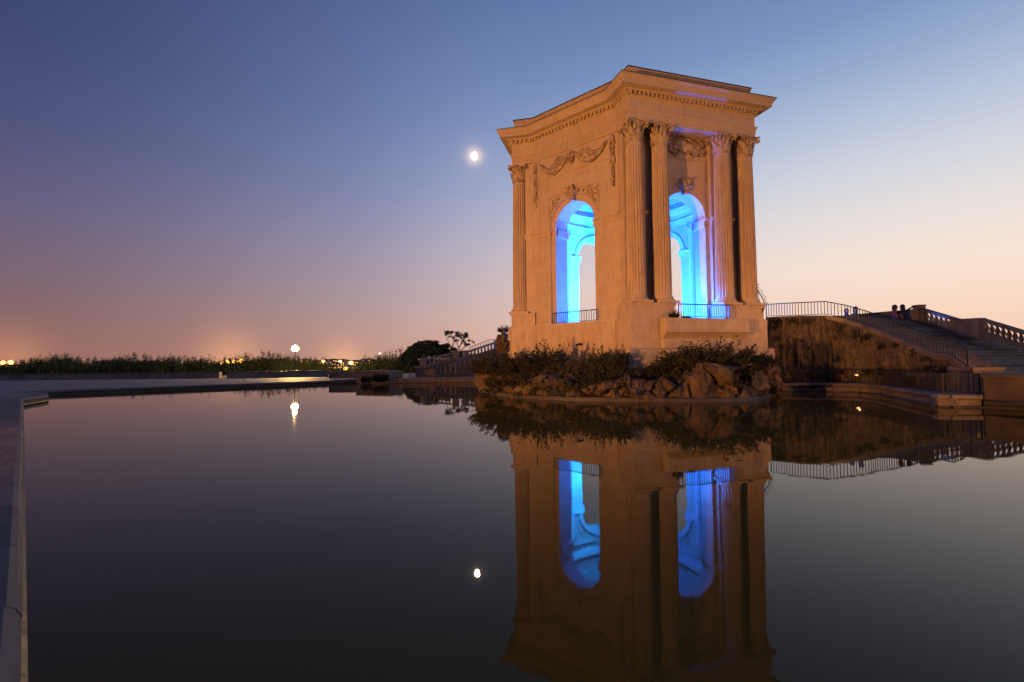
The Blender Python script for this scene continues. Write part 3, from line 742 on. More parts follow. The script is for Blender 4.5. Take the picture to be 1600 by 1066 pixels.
for j in range(NR+1):
    s = j/NR
    ring = []
    for i, p in enumerate(OUT):
        inw = (ctr-p).normalized(); u = i/len(OUT)
        hh = 1.36 + .22*math.sin(u*9+1.0) + .32*mnoise.noise(Vector((u*14, 0, 1))) + (.35 if u > .62 else 0)
        hh *= .85 if .52 < u < .60 else 1.0
        steep = min(1, s/.42); rest = max(0, (s-.42)/.58)
        z = -.25 + (hh)*(1-(1-steep)**1.7) + rest*.35
        dep = .15 + .55*steep**2.4 + rest*3.6
        q = p+inw*dep; q.z = z
        nn = Vector((q.x*.9, q.y*.9, q.z*.45))
        amp = .50*min(1, s*6)
        d = (ridge(nn*1.1)-.5)*amp + (ridge(nn*2.6)-.5)*amp*.5 + mnoise.noise(nn*6)*amp*.30 + mnoise.noise(nn*13)*amp*.12
        d += .25*amp*(abs(math.sin(p.x*2.1+p.y*1.3+mnoise.noise(nn)*2))**3)      # vertical clefts
        vd, vp = mnoise.voronoi(Vector((q.x*.85, q.y*.85, q.z*.6)))
        d += amp*(.75*mnoise.cell(vp[0]*7.3)-.30) - amp*.85*max(0, 1-(vd[1]-vd[0])/.13)
        q = q-inw*d; q.z += .35*amp*mnoise.noise(nn*1.7+Vector((7, 3, 1)))
        ring.append(q-ctr)
    rings.append(ring)
mb = MB(); mb.rings(rings, False, False); mb.build('rock_mass', 'rock', isl, 0)
mb = MB()
lo = resample(ISL, 60)
sec = [(-.05, -.3), (-.05, .10), (.0, .17), (.35, .20), (.8, .16), (.8, -.3)]
mb.rings([[p+(ctr-p).normalized()*a+Vector((0, 0, z+.03*mnoise.noise(p*.9)))-ctr for a, z in sec] for p in lo]); mb.build('ledge', 'wet_stone', isl, 40)
def boulder(c, r, seed, parent, mat='rock'):
    bm = bmesh.new(); bmesh.ops.create_icosphere(bm, subdivisions=4, radius=1)
    o = Vector((seed*3.1, seed*1.7, seed*.9)); vs_ = []
    for v in bm.verts:
        n = v.co.normalized(); d = 1+.40*(ridge(n*1.4+o)-.45)+.15*(ridge(n*3.0+o)-.5)+.07*mnoise.noise(n*7+o)
        vs_.append((n.x*r[0]*d, n.y*r[1]*d, n.z*r[2]*d))
    fs_ = [[v.index for v in f.verts] for f in bm.faces]; bm.free()
    mb = MB(); mb.add(vs_, fs_); ob = mb.build('rock', mat, parent, 0); ob.location = c; ob.rotation_euler.z = seed; return ob
rb = random.Random(9)
for i in range(7):
    u = .05+.90*i/6
    p = OUT[int(u*339)]; inw = (ctr-p).normalized()
    q = p+inw*rb.uniform(.55, .95); z = rb.uniform(.0, .35)
    boulder((q.x-ctr.x, q.y-ctr.y, z), (rb.uniform(.5, 1.0), rb.uniform(.3, .45), rb.uniform(.3, .5)), i+1, isl)
# taller outcrop at the right end, and the block of rock by the left edge
for i, (x, y, d, r) in enumerate(((1188, 584, 24.2, (.8, .8, .8)), (1172, 598, 22.8, (.8, .7, .65)), (1155, 590, 23.4, (1.0, .8, .7)), (1200, 602, 23.8, (.5, .7, .7)),
                                     (765, 592, 28.5, (.5, .9, .6)))):
    c = at(x, y, d); boulder((c.x-ctr.x, c.y-ctr.y, c.z), r, 60+i, isl)

# ================================================================== FOLIAGE
def leaves(mb, c, n, r, size, rr, flat=.0):
    for _ in range(n):
        while True:
            v = Vector((rr.uniform(-1, 1), rr.uniform(-1, 1), rr.uniform(-1, 1)))
            if v.length < 1: break
        v = v*(.55+.45*rr.random())
        p = Vector(c)+Vector((v.x*r[0], v.y*r[1], v.z*r[2]))
        leaf1(mb, p, size*rr.uniform(.6, 1.3), rr)
def leaf1(mb, p, s, rr, d=None):
    if d is None: d = Vector((rr.gauss(0, 1), rr.gauss(0, 1), rr.gauss(.3, .8)))
    d = d.normalized() if d.length > 1e-6 else Vector((0, 0, 1))
    a = d.cross(Vector((rr.gauss(0, 1), rr.gauss(0, 1), rr.gauss(0, 1))))
    a = a.normalized()*s*.34; p = Vector(p)
    o = len(mb.v); mb.v += [tuple(p-d*s*.5), tuple(p+a), tuple(p+d*s*.55), tuple(p-a)]; mb.f.append((o, o+1, o+2, o+3))
def raw_mesh(mb, name, mat):
    me = bpy.data.meshes.new(name); me.from_pydata(mb.v, [], mb.f); me.materials.append(MATS[mat]); me.update(); return me
def shoot_crown(seed, shoots, h, spread, leafs, size, mat, up=.55, base=.0, jitter=.25):
    """crown of leafy shoots leaving a short stem: feathery outline with gaps"""
    rr = random.Random(seed); mb = MB(); st = MB()
    for k in range(shoots):
        a = rr.uniform(0, 2*math.pi); q = rr.random()**.5
        p = Vector((math.cos(a)*spread*.25*q, math.sin(a)*spread*.25*q, base))
        d = Vector((math.cos(a)*q*(1-up)*1.7, math.sin(a)*q*(1-up)*1.7, up+rr.uniform(0, .35))).normalized()
        L_ = h*(1.05-.35*q)*rr.uniform(.72, 1.08); pts = [p.copy()]
        for i in range(6):
            d = (d+Vector((rr.gauss(0, .12), rr.gauss(0, .12), rr.gauss(.02, .08)))).normalized(); p = p+d*L_/6; pts.append(p.copy())
        if k % 3 == 0: st.tube(pts, [.016, .013, .011, .009, .007, .005, .003], 4)
        for i in range(leafs):
            s = rr.random()**.75*5.99; j = int(s); c = pts[j].lerp(pts[j+1], s-j)
            leaf1(mb, c+Vector((rr.gauss(0, jitter*.4), rr.gauss(0, jitter*.4), rr.gauss(0, jitter*.3)))*h*.3, size*rr.uniform(.6, 1.25), rr)
    return raw_mesh(mb, 'foliage', mat), st.mesh('stems', 'bark', 0)
SHR = {}
for i in range(4): SHR[('d', i)] = shoot_crown(100+i, 170, 1.0, 1.0, 64, .046, 'leaf_dark', .34, jitter=.2)
for i in range(4): SHR[('g', i)] = shoot_crown(120+i, 170, 1.0, 1.0, 60, .042, 'leaf_dusty', .32, jitter=.16)
def shrub(label, p, sx, sz, kind, var, rz, group=None):
    o = thing('shrub', label, 'shrub', p, rz, group)
    f, s = SHR[(kind, var)]
    put('foliage', f, o, sc=(sx, sx, sz)); put('stems', s, o, sc=(sx, sx, sz)); return o
rs = random.Random(17)
SH = [  # photo x, y of the foot, distance, width scale, height, kind, label
 (772, 588, 28.6, 1.15, 1.45, 'd', 'dark bushy shrub at the left tip of the rock island'),
 (795, 590, 27.2, 1.35, 1.70, 'd', 'broad dark shrub below the left pedestal of the pavilion'),
 (822, 592, 26.2, 1.30, 1.65, 'd', 'dense dark shrub left of the tall feathery one on the island'),
 (853, 590, 26.0, 1.05, 1.95, 'd', 'tall feathery shrub reaching up the podium left of the spout'),
 (842, 602, 24.8, 1.1, 1.05, 'g', 'low grey-green shrub hanging over the island rocks at left'),
 (880, 594, 25.2, 1.25, 1.30, 'g', 'dusty grey shrub beneath the spout of the garland front'),
 (908, 594, 24.8, 1.20, 1.35, 'g', 'dusty rounded shrub right of the spout'),
 (932, 592, 24.6, 1.05, 1.40, 'g', 'grey-green shrub beside the dark upright bush at the podium corner'),
 (950, 584, 24.7, .95, 1.55, 'd', 'dark upright bush against the front corner of the podium'),
 (945, 608, 23.2, 1.05, 1.15, 'd', 'drooping dark shrub at the foot of the podium corner'),
 (905, 612, 23.2, .8, .75, 'g', 'small dusty shrub low on the rocks at centre left'),
 (798, 606, 26.0, .9, .9, 'd', 'low dark shrub spilling over the rocks near the left tip'),
 (1018, 590, 23.6, .85, .70, 'd', 'small dark shrub right of the podium corner'),
 (1042, 588, 23.6, .85, .75, 'd', 'low green shrub left of the big round bush'),
 (1085, 582, 23.4, 1.45, 1.50, 'd', 'big round dark bush below the balcony, left half'),
 (1118, 580, 23.4, 1.55, 1.60, 'd', 'big round dark bush below the balcony, middle'),
 (1150, 580, 23.6, 1.35, 1.30, 'd', 'big round dark bush below the balcony, right half'),
 (1140, 596, 22.6, .8, .9, 'd', 'dark shrub trailing down the cleft below the balcony bush'),
 (1184, 575, 24.6, 1.0, .8, 'g', 'dusty shrub on the rocks at the right end of the island'),
]
for i, (x, y, d, sx, sz, kd, lb) in enumerate(SH):
    shrub(lb, at(x, y, d), sx*1.6, sz*1.08, kd, i % 4, rs.uniform(0, 6))
shrub('small tuft growing on the left end of the balcony slab', pw(0, 7.9, -2.0, 4.0), .36, .55, 'd', 1, 1)
shrub('flat tuft creeping under the railing of the balcony', pw(0, 7.95, -1.3, 4.0), .35, .16, 'd', 2, 2)
shrub('small bush on the wall top left of the pavilion', at(787, 520, 40), .7, .75, 'd', 3, 3)

# ================================================================== RIGHT BANK: rock wall, platform, stairs
def wall_mesh(base_pts, zlo, ztop, nseg, nz_, amp, name, label, mat='fluted_rock', lean=.35, cat='rock wall'):
    """craggy retaining wall along base_pts (world x, y) with a top height for each point; right-hand side faces the water"""
    P = [Vector((x, y, 0)) for x, y in base_pts]; Ls = [0]
    for i in range(len(P)-1): Ls.append(Ls[-1]+(P[i+1]-P[i]).length)
    grid = []
    for k in range(nseg+1):
        s = Ls[-1]*k/nseg; i = min(max(j for j in range(len(Ls)) if Ls[j] <= s+1e-9), len(P)-2); f = (s-Ls[i])/(Ls[i+1]-Ls[i])
        p = P[i].lerp(P[i+1], f); zt = ztop[i]+(ztop[i+1]-ztop[i])*f
        d = (P[i+1]-P[i]).normalized(); n = Vector((d.y, -d.x, 0)); col = []
        for j in range(nz_+1):
            t = j/nz_; z = zlo+(zt-zlo)*t
            q = Vector((s*1.3, z*.28, 5)); a = amp*min(1, (1-t)*8+.15)
            flute = (abs(mnoise.noise(Vector((s*3.4, z*.18, 2))))-.25)*.9 + (abs(mnoise.noise(Vector((s*8.0, z*.25, 9))))-.25)*.45 + (abs(mnoise.noise(Vector((s*17.0, z*.3, 19))))-.25)*.22
            bulge = mnoise.noise(Vector((s*.55, z*.6, 8)))*1.0 + mnoise.noise(Vector((s*1.6, z*1.3, 4)))*.6 + mnoise.noise(Vector((s*3.6, z*3.0, 14)))*.35 + mnoise.noise(Vector((s*8, z*7.0, 24)))*.15
            col.append(p+n*((flute+bulge)*a+lean*(1-t))+Vector((0, 0, z)))
        col.append(p-n*.9+Vector((0, 0, zt+.02)))
        grid.append(col)
    o = thing(name, label, cat, P[0]); mb = MB(); mb.rings([[q-P[0] for q in c] for c in grid], False, False); mb.build('rock_face', mat, o, 0); return o
RW = [(1196, 29.6), (1218, 28.9), (1250, 28.4), (1290, 28.0), (1320, 27.4), (1350, 26.4), (1390, 24.6), (1430, 23.0), (1463, 21.7), (1483, 21.1), (1513, 20.0)]
RT = [496, 494.5, 493, 493, 499, 508, 523, 541, 554, 554, 576]
rwp = [at(x, y, d) for (x, d), y in zip(RW, RT)]
wall_mesh([(p.x, p.y) for p in rwp], .35, [p.z for p in rwp], 330, 40, .42, 'rock_wall', 'brown fluted rock wall behind the right walkway below the stair railing')
# stringer kerb on top of the wall, following the stair
mb = MB(); o = thing('stair_kerb', 'sloping stone kerb carrying the iron stair railing on the right', 'kerb', rwp[3])
for a, b_ in zip(rwp[3:-1], rwp[4:]):
    mb = MB(); d = (b_-a); dn = Vector((d.y, -d.x, 0)).normalized()
    mb.rings([[p-rwp[3]+dn*q+Vector((0, 0, z)) for q, z in ((.12, -.22), (.12, .02), (-.30, .02), (-.30, -.22))] for p in (a, b_)]); mb.build('kerb_stone', 'old_stone', o, 0)
railing('stair_railing', 'long iron railing on the platform edge running down the right stair', [p+Vector((.05, .05, .02)) for p in [at(1197, 496, 30.2), at(1245, 494.5, 28.55)]+rwp[3:]], .80, .165, w=.013)
ep = at(1516, 576, 19.9); o = thing('stair_pier', 'square stone pier ending the stair kerb near the right bank', 'pier', (ep.x+.1, ep.y, .4))
mb = MB(); mb.box(-.45, .75, -.5, .6, 0, .9); mb.build('shaft', 'old_stone', o, 0)
mb = MB(); mb.box(-.5, .8, -.55, .65, .902, 1.0); mb.build('cap', 'old_stone', o, 0)
# platform behind
pf = [(p.x+.25, p.y+.9) for p in rwp[1:5]]
mb = MB(); Q = pf+[(26.5, 32), (32, 34), (32, 60), (4, 60), (4, 40), (13.5, 36)]
mb.rings([[(x, y, z) for x, y in Q] for z in (3.6, 4.30)]); struct(mb.build('platform', 'old_stone', None, 0))
# steps: each runs from the kerb to the far balustrade
st = thing('staircase', 'wide dark stone stairs coming down to the right of the pavilion', 'stairs', (19, 29, 0))
NS = 21
for i in range(NS):
    z1 = 4.30-(i+1)*.158; z0 = z1-.6
    dn_ = 29.2-(i+1)*.47; df_ = 32.0-(i+1)*.44
    j = random.uniform(-.02, .02)
    f0, f1 = Vector((19.42, dn_+.47+j, 0)), Vector((29.5, df_+.9+j, 0)); b0, b1 = f0+Vector((0, 1.2, 0)), f1+Vector((0, 1.2, 0))
    mb = MB(); mb.rings([[p-Vector((19, 29, 0))+Vector((0, 0, z)) for p in (f0+Vector((0, e, 0)), f1+Vector((0, e, 0)), b1, b0)] for z, e in ((z0, .03), (z1-.05, .03), (z1-.045, -.01), (z1, 0.0))])
    mb.build('step', 'step_stone', st, 0)

# stone balustrades
BAL = MB(); BAL.lathe([(.075, 0), (.075, .05), (.05, .07), (.06, .12), (.085, .20), (.075, .28), (.045, .38), (.04, .43), (.055, .46), (.07, .48), (.07, .52)], 10)
BALM = BAL.mesh('baluster', 'old_stone', 45)
def balustrade(name, label, a, b_, n, h=.85, w=.16, ends=(True, True), zscale=1.0):
    a, b_ = Vector(a), Vector(b_); o = thing(name, label, 'balustrade', a); d = b_-a; dh = Vector((d.x, d.y, 0)).normalized(); nn = Vector((dh.y, -dh.x, 0))
    for nm, z0, z1, ww in (('base_rail', -.05, .14, w*1.1), ('hand_rail', h-.16, h, w*1.15), ):
        mb = MB(); mb.rings([[q+nn*s+Vector((0, 0, z)) for s, z in ((-ww, z0), (ww, z0), (ww*.98, z1-.03), (ww*.8, z1), (-ww*.8, z1), (-ww*.98, z1-.03))] for q in (Vector(), d)]); mb.build(nm, 'old_stone', o, 0)
    for i in range(n):
        s = (i+.7)/(n+.4); put('baluster', BALM, o, d*s+Vector((0, 0, .12)), sc=(1.45, 1.45, (h-.26)/.52*zscale))
    for e, q in zip(ends, (Vector(), d)):
        if e:
            mb = MB(); mb.box(-.24, .24, -.24, .24, -.3, h+.06); mb.box(-.27, .27, -.27, .27, h+.062, h+.14); p = mb.build('newel', 'old_stone', o, 0); p.location = q; p.rotation_euler.z = math.atan2(dh.y, dh.x)
    return o
HB = .86
pA, pB, pC, pD = at(1436, 480, 32), at(1500, 499, 28.8), at(1535, 497.3, 27.4), at(1612, 520.5, 24.8)
dz = Vector((0, 0, HB))
balustrade('stone_balustrade', 'upper stone balustrade sloping down behind the right stairs', pA-dz, pB-dz, 8, HB, ends=(True, False))
balustrade('stone_balustrade', 'lower stone balustrade at the right edge behind the stairs', pC-dz, pD-dz, 8, HB, ends=(False, False))
mb = MB(); a, b_ = pB-dz, pC-dz; o = thing('stone_parapet', 'solid stone parapet between the two right balustrades', 'parapet', a)
d = b_-a; nn = Vector((d.y, -d.x, 0)).normalized()
mb.rings([[q+nn*s+Vector((0, 0, z)) for s, z in ((-.2, -.3), (.2, -.3), (.2, HB-.08), (.23, HB-.06), (.22, HB+.02), (-.22, HB+.02), (-.23, HB-.06), (-.2, HB-.08))] for q in (Vector(), d)]); mb.build('parapet_wall', 'old_stone', o, 0)
pE, pF = at(1342, 491, 33.5), at(1436, 482.5, 32)
mb = MB(); a, b_ = pE-dz, pF-dz; o = thing('stone_parapet', 'low parapet at the stair head where people sit', 'parapet', a); d = b_-a; nn = Vector((d.y, -d.x, 0)).normalized()
mb.rings([[q+nn*s+Vector((0, 0, z)) for s, z in ((-.2, -.3), (.2, -.3), (.2, HB-.1), (.24, HB-.08), (.23, HB), (-.23, HB), (-.24, HB-.08), (-.2, HB-.1))] for q in (Vector(), d)]); mb.build('parapet_wall', 'old_stone', o, 0)

# lower walkway and its railing along the curved bank
wk = [(13.6, 28.2), (14.42, 27.04), (15.83, 26.71), (17.4, 26.3), (18.24, 25.5), (18.3, 24.3), (17.6, 22.6), (16.9, 20.9), (16.2, 19.0), (15.75, 17.9), (16.9, 17.6)]
mb = MB(); loop = wk+[(21, 17), (22, 24), (19.5, 28.5), (15, 30.5)]
mb.rings([[(x+(.25 if i < len(wk) else 0), y+(.22 if i < len(wk) else 0), z) for i, (x, y) in enumerate(loop)] for z in (-.2, .43)]); struct(mb.build('walkway', 'paving', None, 0))
railing('walkway_railing', 'low iron railing curving along the right bank above the water', [(14.9, 27.25, .45), (15.95, 27.0, .45), (17.55, 26.6, .45), (18.55, 25.7, .45), (18.62, 24.3, .45), (17.95, 22.6, .45), (17.25, 20.9, .45), (16.55, 19.0, .45), (16.05, 18.1, .45), (17.2, 17.85, .45)], .74, .165, w=.012)
# block at the right edge
bl = thing('masonry_block', 'brown masonry block with moulded foot at the right edge of the pool', 'wall', (17.0, 17.5, 0))
rnd2 = random.Random(5)
A = Vector((0, 0, 0)); dirb = Vector((.72, -.69, 0)); nb = Vector((-.69, -.72, 0))
mb = MB(); mb.rings([[A+dirb*s-nb*t+Vector((0, 0, z)) for s, t in ((.03, .05), (9, .05), (9, 2.2), (.03, 2.2))] for z in (-.3, 1.08)]); mb.build('core', 'dark_masonry', bl, 0)
for c in range(2):
    s = 0.0
    while s < 8.8:
        e = min(9, s+rnd2.uniform(.9, 1.5)); mb = MB(); g = .006; j = rnd2.uniform(0, .012)
        mb.rings([[A+dirb*q-nb*t+Vector((0, 0, z)) for q, t in ((s+g, .08), (e-g, .08), (e-g, -.0-j), (s+g, -.0-j))] for z in (.30+c*.38+g, .30+(c+1)*.38-g)]); mb.build('stone_block', 'dark_masonry', bl, 0); s = e
mb = MB(); mb.rings([[A+dirb*q-nb*t+Vector((0, 0, z)) for t, z in ((.5, -.3), (-.16, -.3), (-.16, .06), (-.10, .12), (-.10, .2), (-.03, .28), (.5, .29))] for q in (-.02, 9)]); mb.build('foot_moulding', 'wet_stone', bl, 20)
mb = MB(); mb.rings([[A+dirb*q-nb*t+Vector((0, 0, z)) for t, z in ((2.25, 1.07), (-.04, 1.07), (-.05, 1.16), (-.02, 1.19), (2.25, 1.19))] for q in (-.04, 9)]); mb.build('cap_slab', 'dark_masonry', bl, 20)
# small lit wall lamp behind the walkway railing
wlp = at(1338.5, 586, 26.15); o = thing('wall_lamp', 'tiny lit orange lamp on the rock wall behind the walkway railing', 'lamp', wlp)
mb = MB(); mb.box(-.10, .10, .02, .10, -.07, .07); mb.build('housing', 'iron', o); mb = MB(); mb.box(-.08, .08, -.012, .018, -.045, .045); mb.build('diffuser', 'wall_light', o)
bulb('wall_lamp_bulb', wlp+Vector((0, -.16, .05)), 3, (1, .5, .2), .05)
# tufts on the rock wall and bank
TUFT = []
for i in range(4):
    rr = random.Random(300+i); mb = MB()
    for c in range(9):
        leaves(mb, (rr.gauss(0, .38), rr.gauss(-.1, .2), rr.gauss(-.05, .38)), 95, (.42, .34, .40), .13, rr)
    TUFT.append(raw_mesh(mb, 'foliage', 'leaf_dark'))
def tuft(label, p, s, var, rz, group):
    o = thing('tuft', label, 'plant', p, rz, group); put('foliage', TUFT[var], o, sc=s)
    mb = MB(); mb.tube([(0, .3, .1), (0, .05, .0), (.05, -.2, -.2)], [.02, .015, .008], 4); put('stem', mb.mesh('stem', 'bark', 0), o, sc=s); return o
TU = [(1213, 505, 29.4, .8, .7), (1216, 528, 29.2, .45, .4), (1232, 540, 28.5, .4, .42), (1243, 532, 28.3, .35, .35), (1264, 543, 27.9, .22, .22), (1238, 500, 28.7, .8, .5), (1262, 500, 28.4, .7, .45), (1310, 512, 27.5, .6, .5), (1335, 520, 26.6, .7, .55), (1352, 526, 26.2, .75, .55), (1376, 540, 25.0, .45, .35),
      (1395, 539, 24.2, .4, .3), (1425, 549, 22.9, .5, .4), (1445, 560, 22.2, .45, .35), (1240, 585, 27.6, .7, .9), (1226, 598, 27.4, .9, .6), (1270, 578, 27.6, .35, .4), (1278, 588, 27.2, .5, .45), (1312, 580, 27.2, .6, .35), (1352, 582, 26.2, .8, .35), (1378, 578, 25.2, .6, .5), (1445, 575, 22.0, .6, .4), (1470, 575, 21.3, .5, .4), (1272, 603, 26.7, .4, .3), (1295, 602, 26.4, .35, .22)]
for i, (x, y, d, sx, sz) in enumerate(TU):
    tuft('dark leafy tuft growing out of the right rock wall or bank', at(x, y+1, d-.35), (sx*.55, .3*sx, sz*.6), i % 4, rs.uniform(-.4, .4), 'tufts on the right rock wall')

TRAIL = [(768, 602, 27.6), (785, 606, 26.3), (812, 602, 25.4), (830, 610, 24.2), (856, 606, 24.0), (882, 610, 23.2), (900, 604, 23.4), (930, 612, 22.6), (958, 600, 22.9), (966, 614, 22.2), (990, 602, 22.6), (1003, 594, 23.2), (1062, 592, 22.4), (1090, 594, 22.0), (1128, 602, 21.6), (1140, 590, 22.0), (1176, 584, 22.8), (1196, 572, 24.2)]
for i, (x, y, d) in enumerate(TRAIL):
    tuft('dark trailing growth hanging over the island rocks', at(x, y, d-.25), (.75+.35*rs.random(), .45, .5+.35*rs.random()), i % 4, rs.uniform(-.5, .5), 'trailing growth on the island rocks')

# ================================================================== PEOPLE at the stair head
def person(label, p, rz, joints, cloth, hair=(.125, .13, .14), group=None):
    """joints: chain description in metres; one continuous skinned body"""
    V, E_, RAD = [], [], []
    def chain(start, pts):
        prev = start
        for (x, y, z, r) in pts:
            V.append((x, y, z)); RAD.append(r)
            if prev is not None: E_.append((prev, len(V)-1))
            prev = len(V)-1
        return prev
    tz = joints
    chain(None, [(0, 0, .12, .15)])
    chest = chain(0, [(0, tz['lean']*.3, .30, .14), (0, tz['lean']*.7, .48, .15)])
    neck = chain(chest, [(0, tz['lean'], .60, .06), (0, tz['lean']+.02, .67, .085), (0, tz['lean']+.03, .76, .10), (0, tz['lean']+.02, .84, .06)])
    for s, arm in zip((-1, 1), tz['arms']): chain(chest, [(s*.17, tz['lean']*.75, .52, .06)]+[(x, y, z, r) for (x, y, z), r in zip(arm, (.045, .035, .03))])
    for s, leg in zip((-1, 1), tz['legs']): chain(0, [(s*.10, .02, .11, .09)]+[(x, y, z, r) for (x, y, z), r in zip(leg, (.065, .05, .04))])
    me = bpy.data.meshes.new('body'); me.from_pydata(V, E_, []); me.materials.append(MATS[cloth])
    o = thing('person', label, 'person', p, rz, group); o.scale = (1.3, 1.3, 1.3)
    b_ = put('body', me, o); sk = b_.modifiers.new('skin', 'SKIN'); sd = b_.modifiers.new('sub', 'SUBSURF'); sd.levels = sd.render_levels = 1
    for i, r in enumerate(RAD):
        me.skin_vertices[0].data[i].radius = (r, r)
    me.skin_vertices[0].data[0].use_root = True
    lx = tz['lean']
    mb = MB(); mb.blob((0, lx+.025, .775), (.085, .098, .118), .0, 3); mb.blob((0, lx+.125, .765), (.014, .018, .02), 0, 1); mb.build('head', 'skin', o, 60)
    mb = MB(); mb.blob((0, lx-.005, .80), (hair[0]*.85, hair[1]*.88, hair[2]*.85), .04, 2); mb.blob((0, lx-.06, .70), (.09, .06, .13), .05, 2); mb.build('hair', 'hair', o, 60)
    return o
SIT = dict(lean=.06, arms=([(-.25, .12, .32), (-.20, .30, .22), (-.16, .36, .20)], [(.25, .12, .32), (.20, .30, .22), (.16, .36, .20)]), legs=([(-.14, .42, .22), (-.14, .48, -.18), (-.14, .60, -.22)], [(.14, .42, .22), (.14, .48, -.18), (.14, .60, -.22)]))
HUG = dict(lean=.10, arms=([(-.26, .14, .36), (-.12, .36, .30), (-.02, .40, .28)], [(.26, .14, .36), (.12, .36, .30), (.02, .40, .28)]), legs=([(-.12, .34, .42), (-.12, .42, .05), (-.12, .54, .0)], [(.12, .34, .42), (.12, .42, .05), (.12, .54, .0)]))
WIDE = dict(lean=-.04, arms=([(-.34, .05, .45), (-.56, .08, .40), (-.64, .08, .38)], [(.34, .0, .66), (.60, -.02, .80), (.70, -.02, .86)]), legs=([(-.14, .42, .22), (-.14, .48, -.18), (-.14, .60, -.22)], [(.14, .42, .22), (.14, .48, -.18), (.14, .60, -.22)]))
def foot(x, y, d): 
    q = at(x, y, d); return q-Vector((0, 0, 1.03))
person('left person of the pair sitting behind the sloping stair railing', foot(1322.5, 486, 30.5), R(150), SIT, 'cloth_blue')
person('right person of the pair sitting behind the railing, dark hair', foot(1334, 483, 30.3), R(190), HUG, 'cloth_grey')
person('person in dark red sitting on the parapet, leaning in', foot(1394, 480, 31.6), R(235), HUG, 'cloth_red')
person('person sitting on the parapet with one arm stretched out', foot(1409, 479.5, 31.8), R(5), WIDE, 'cloth_dark')

# ================================================================== LEFT BANK: pier, stairs, rails
pr = thing('masonry_block', 'lit low masonry block with dark bushes at the far left of the bay', 'wall', (-13.7, 42.5, 0))
pa, pb = Vector((-13.7, 42.5, 0)), Vector((-10.48, 41.2, 0)); dd = (pb-pa); LL = dd.length; dd.normalize(); pn = Vector((dd.y, -dd.x, 0))
mb = MB(); mb.rings([[dd*s-pn*t+Vector((0, 0, z)) for s, t in ((0, .04), (LL, .04), (LL, 2), (0, 2))] for z in (-.3, .98)]); mb.build('core', 'old_stone', pr, 0)
for c in range(2):
    s = 0.0
    while s < LL-.02:
        e = min(LL, s+rnd2.uniform(.6, .95)); e = LL if LL-e < .3 else e
        mb = MB(); j = rnd2.uniform(0, .02); mb.rings([[dd*q-pn*t+Vector((0, 0, z)) for q, t in ((s+.008, .05), (e-.008, .05), (e-.008, -j), (s+.008, -j))] for z in (.05+c*.46, .5+c*.46)]); mb.build('stone_block', 'old_stone', pr, 0); s = e
mb = MB(); mb.rings([[dd*q-pn*t+Vector((0, 0, z)) for t, z in ((2.05, .985), (-.06, .985), (-.07, 1.08), (2.05, 1.09))] for q in (-.05, LL+.05)]); mb.build('cap_slab', 'old_stone', pr, 0)
mb = MB(); mb.box(-.13, .13, -.05, .03, .0, .52); o = mb.build('sluice_opening', 'iron', pr, 0); o.location = dd*(LL*.43)+pn*.03+Vector((0, 0, .05)); o.rotation_euler.z = math.atan2(dd.y, dd.x)
shrub('round dark bush hanging on the far lit masonry block', at(593, 597, 40.6), .95, 1.0, 'd', 0, 1)
shrub('narrow dark plant on the left of the far masonry block', at(569, 598, 41.6), .38, .85, 'd', 1, 2)
# low ruined wall run left of it
mb = MB(); mb.rings([[Vector(at(542, 583, 45))+Vector((x, y, z)) for x, y in ((-1.6, -.2), (1.7, -.2), (1.7, .3), (-1.6, .3))] for z in (-.5, .12)]); tag(mb.build('garden_wall', 'old_stone', None, 0), 'short low wall left of the far masonry block', 'wall')
lw = [(-10.3, 42.5), (-6.7, 42.9), (-3.0, 43.0), (0, 42.6)]
mb = MB(); mb.rings([[(x, y, z) for x, y in lw+[(2, 47), (-9, 47)]] for z in (-.2, .36)]); struct(mb.build('walkway', 'paving', None, 0))
railing('walkway_railing', 'iron railing along the far left bank beside the island', [(at(640, 590, 43.3).x, 43.3, .36), (at(690, 590, 43.5).x, 43.5, .36), (at(748, 590, 43.5).x, 43.5, .36)], .86, .19, w=.014)
bp_ = MB(); bp_.box(-.14, .14, -.14, .14, 0, .34); o = bp_.build('bollard_stone', 'old_stone', None, 0); o.location = (at(626, 590, 42.4).x, 42.35, .28); tag(o, 'small pale square stone on the far left bank edge', 'stone')
# steps and balustrade of the left stair
LS = [at(661, 574.5, 47), at(712, 562, 51), at(727, 562, 52.2), at(776, 545, 57)]
wall_mesh([(-7.6, 46.9), (at(690, 575, 48.5).x, 48.5), (at(727, 570, 51.5).x, 51.5), (at(790, 560, 55).x, 55)], .3, [1.2, 1.75, 2.2, 3.3], 50, 14, .25, 'rock_wall', 'dim mauve rock wall under the far left stair')
balustrade('stone_balustrade', 'sloping stone balustrade of the far left stair, lower run', LS[0], LS[1], 8, .80)
balustrade('stone_balustrade', 'sloping stone balustrade of the far left stair, upper run', LS[2], LS[3], 9, .85, ends=(True, True))
railing('stair_railing', 'iron railing climbing the far left stair against the sky', [at(733, 553.5, 57), at(764, 541, 60), at(775, 540.5, 60.5)], .80, .30, w=.02)
st = thing('staircase', 'dim stone stairs climbing towards the pavilion at far left', 'stairs', LS[0])
for i in range(17):
    s = i/16; p = LS[0].lerp(LS[3], s)-LS[0]; mb = MB(); mb.box(-.2, 1.2, .35, 3.4, -1.2, 0); o = mb.build('step', 'step_stone', st, 0); o.location = p+Vector((0, 0, -.1)); 
mb = MB(); mb.box(0, .55, 0, .5, -.2, 1.0); mb.box(-.04, .59, -.04, .54, 1.002, 1.1); o = mb.build('newel_block', 'old_stone', None, 0); o.location = at(649, 585, 46.5); o.location.z = .3; tag(o, 'orange lit square stone block at the foot of the far left stair', 'block')
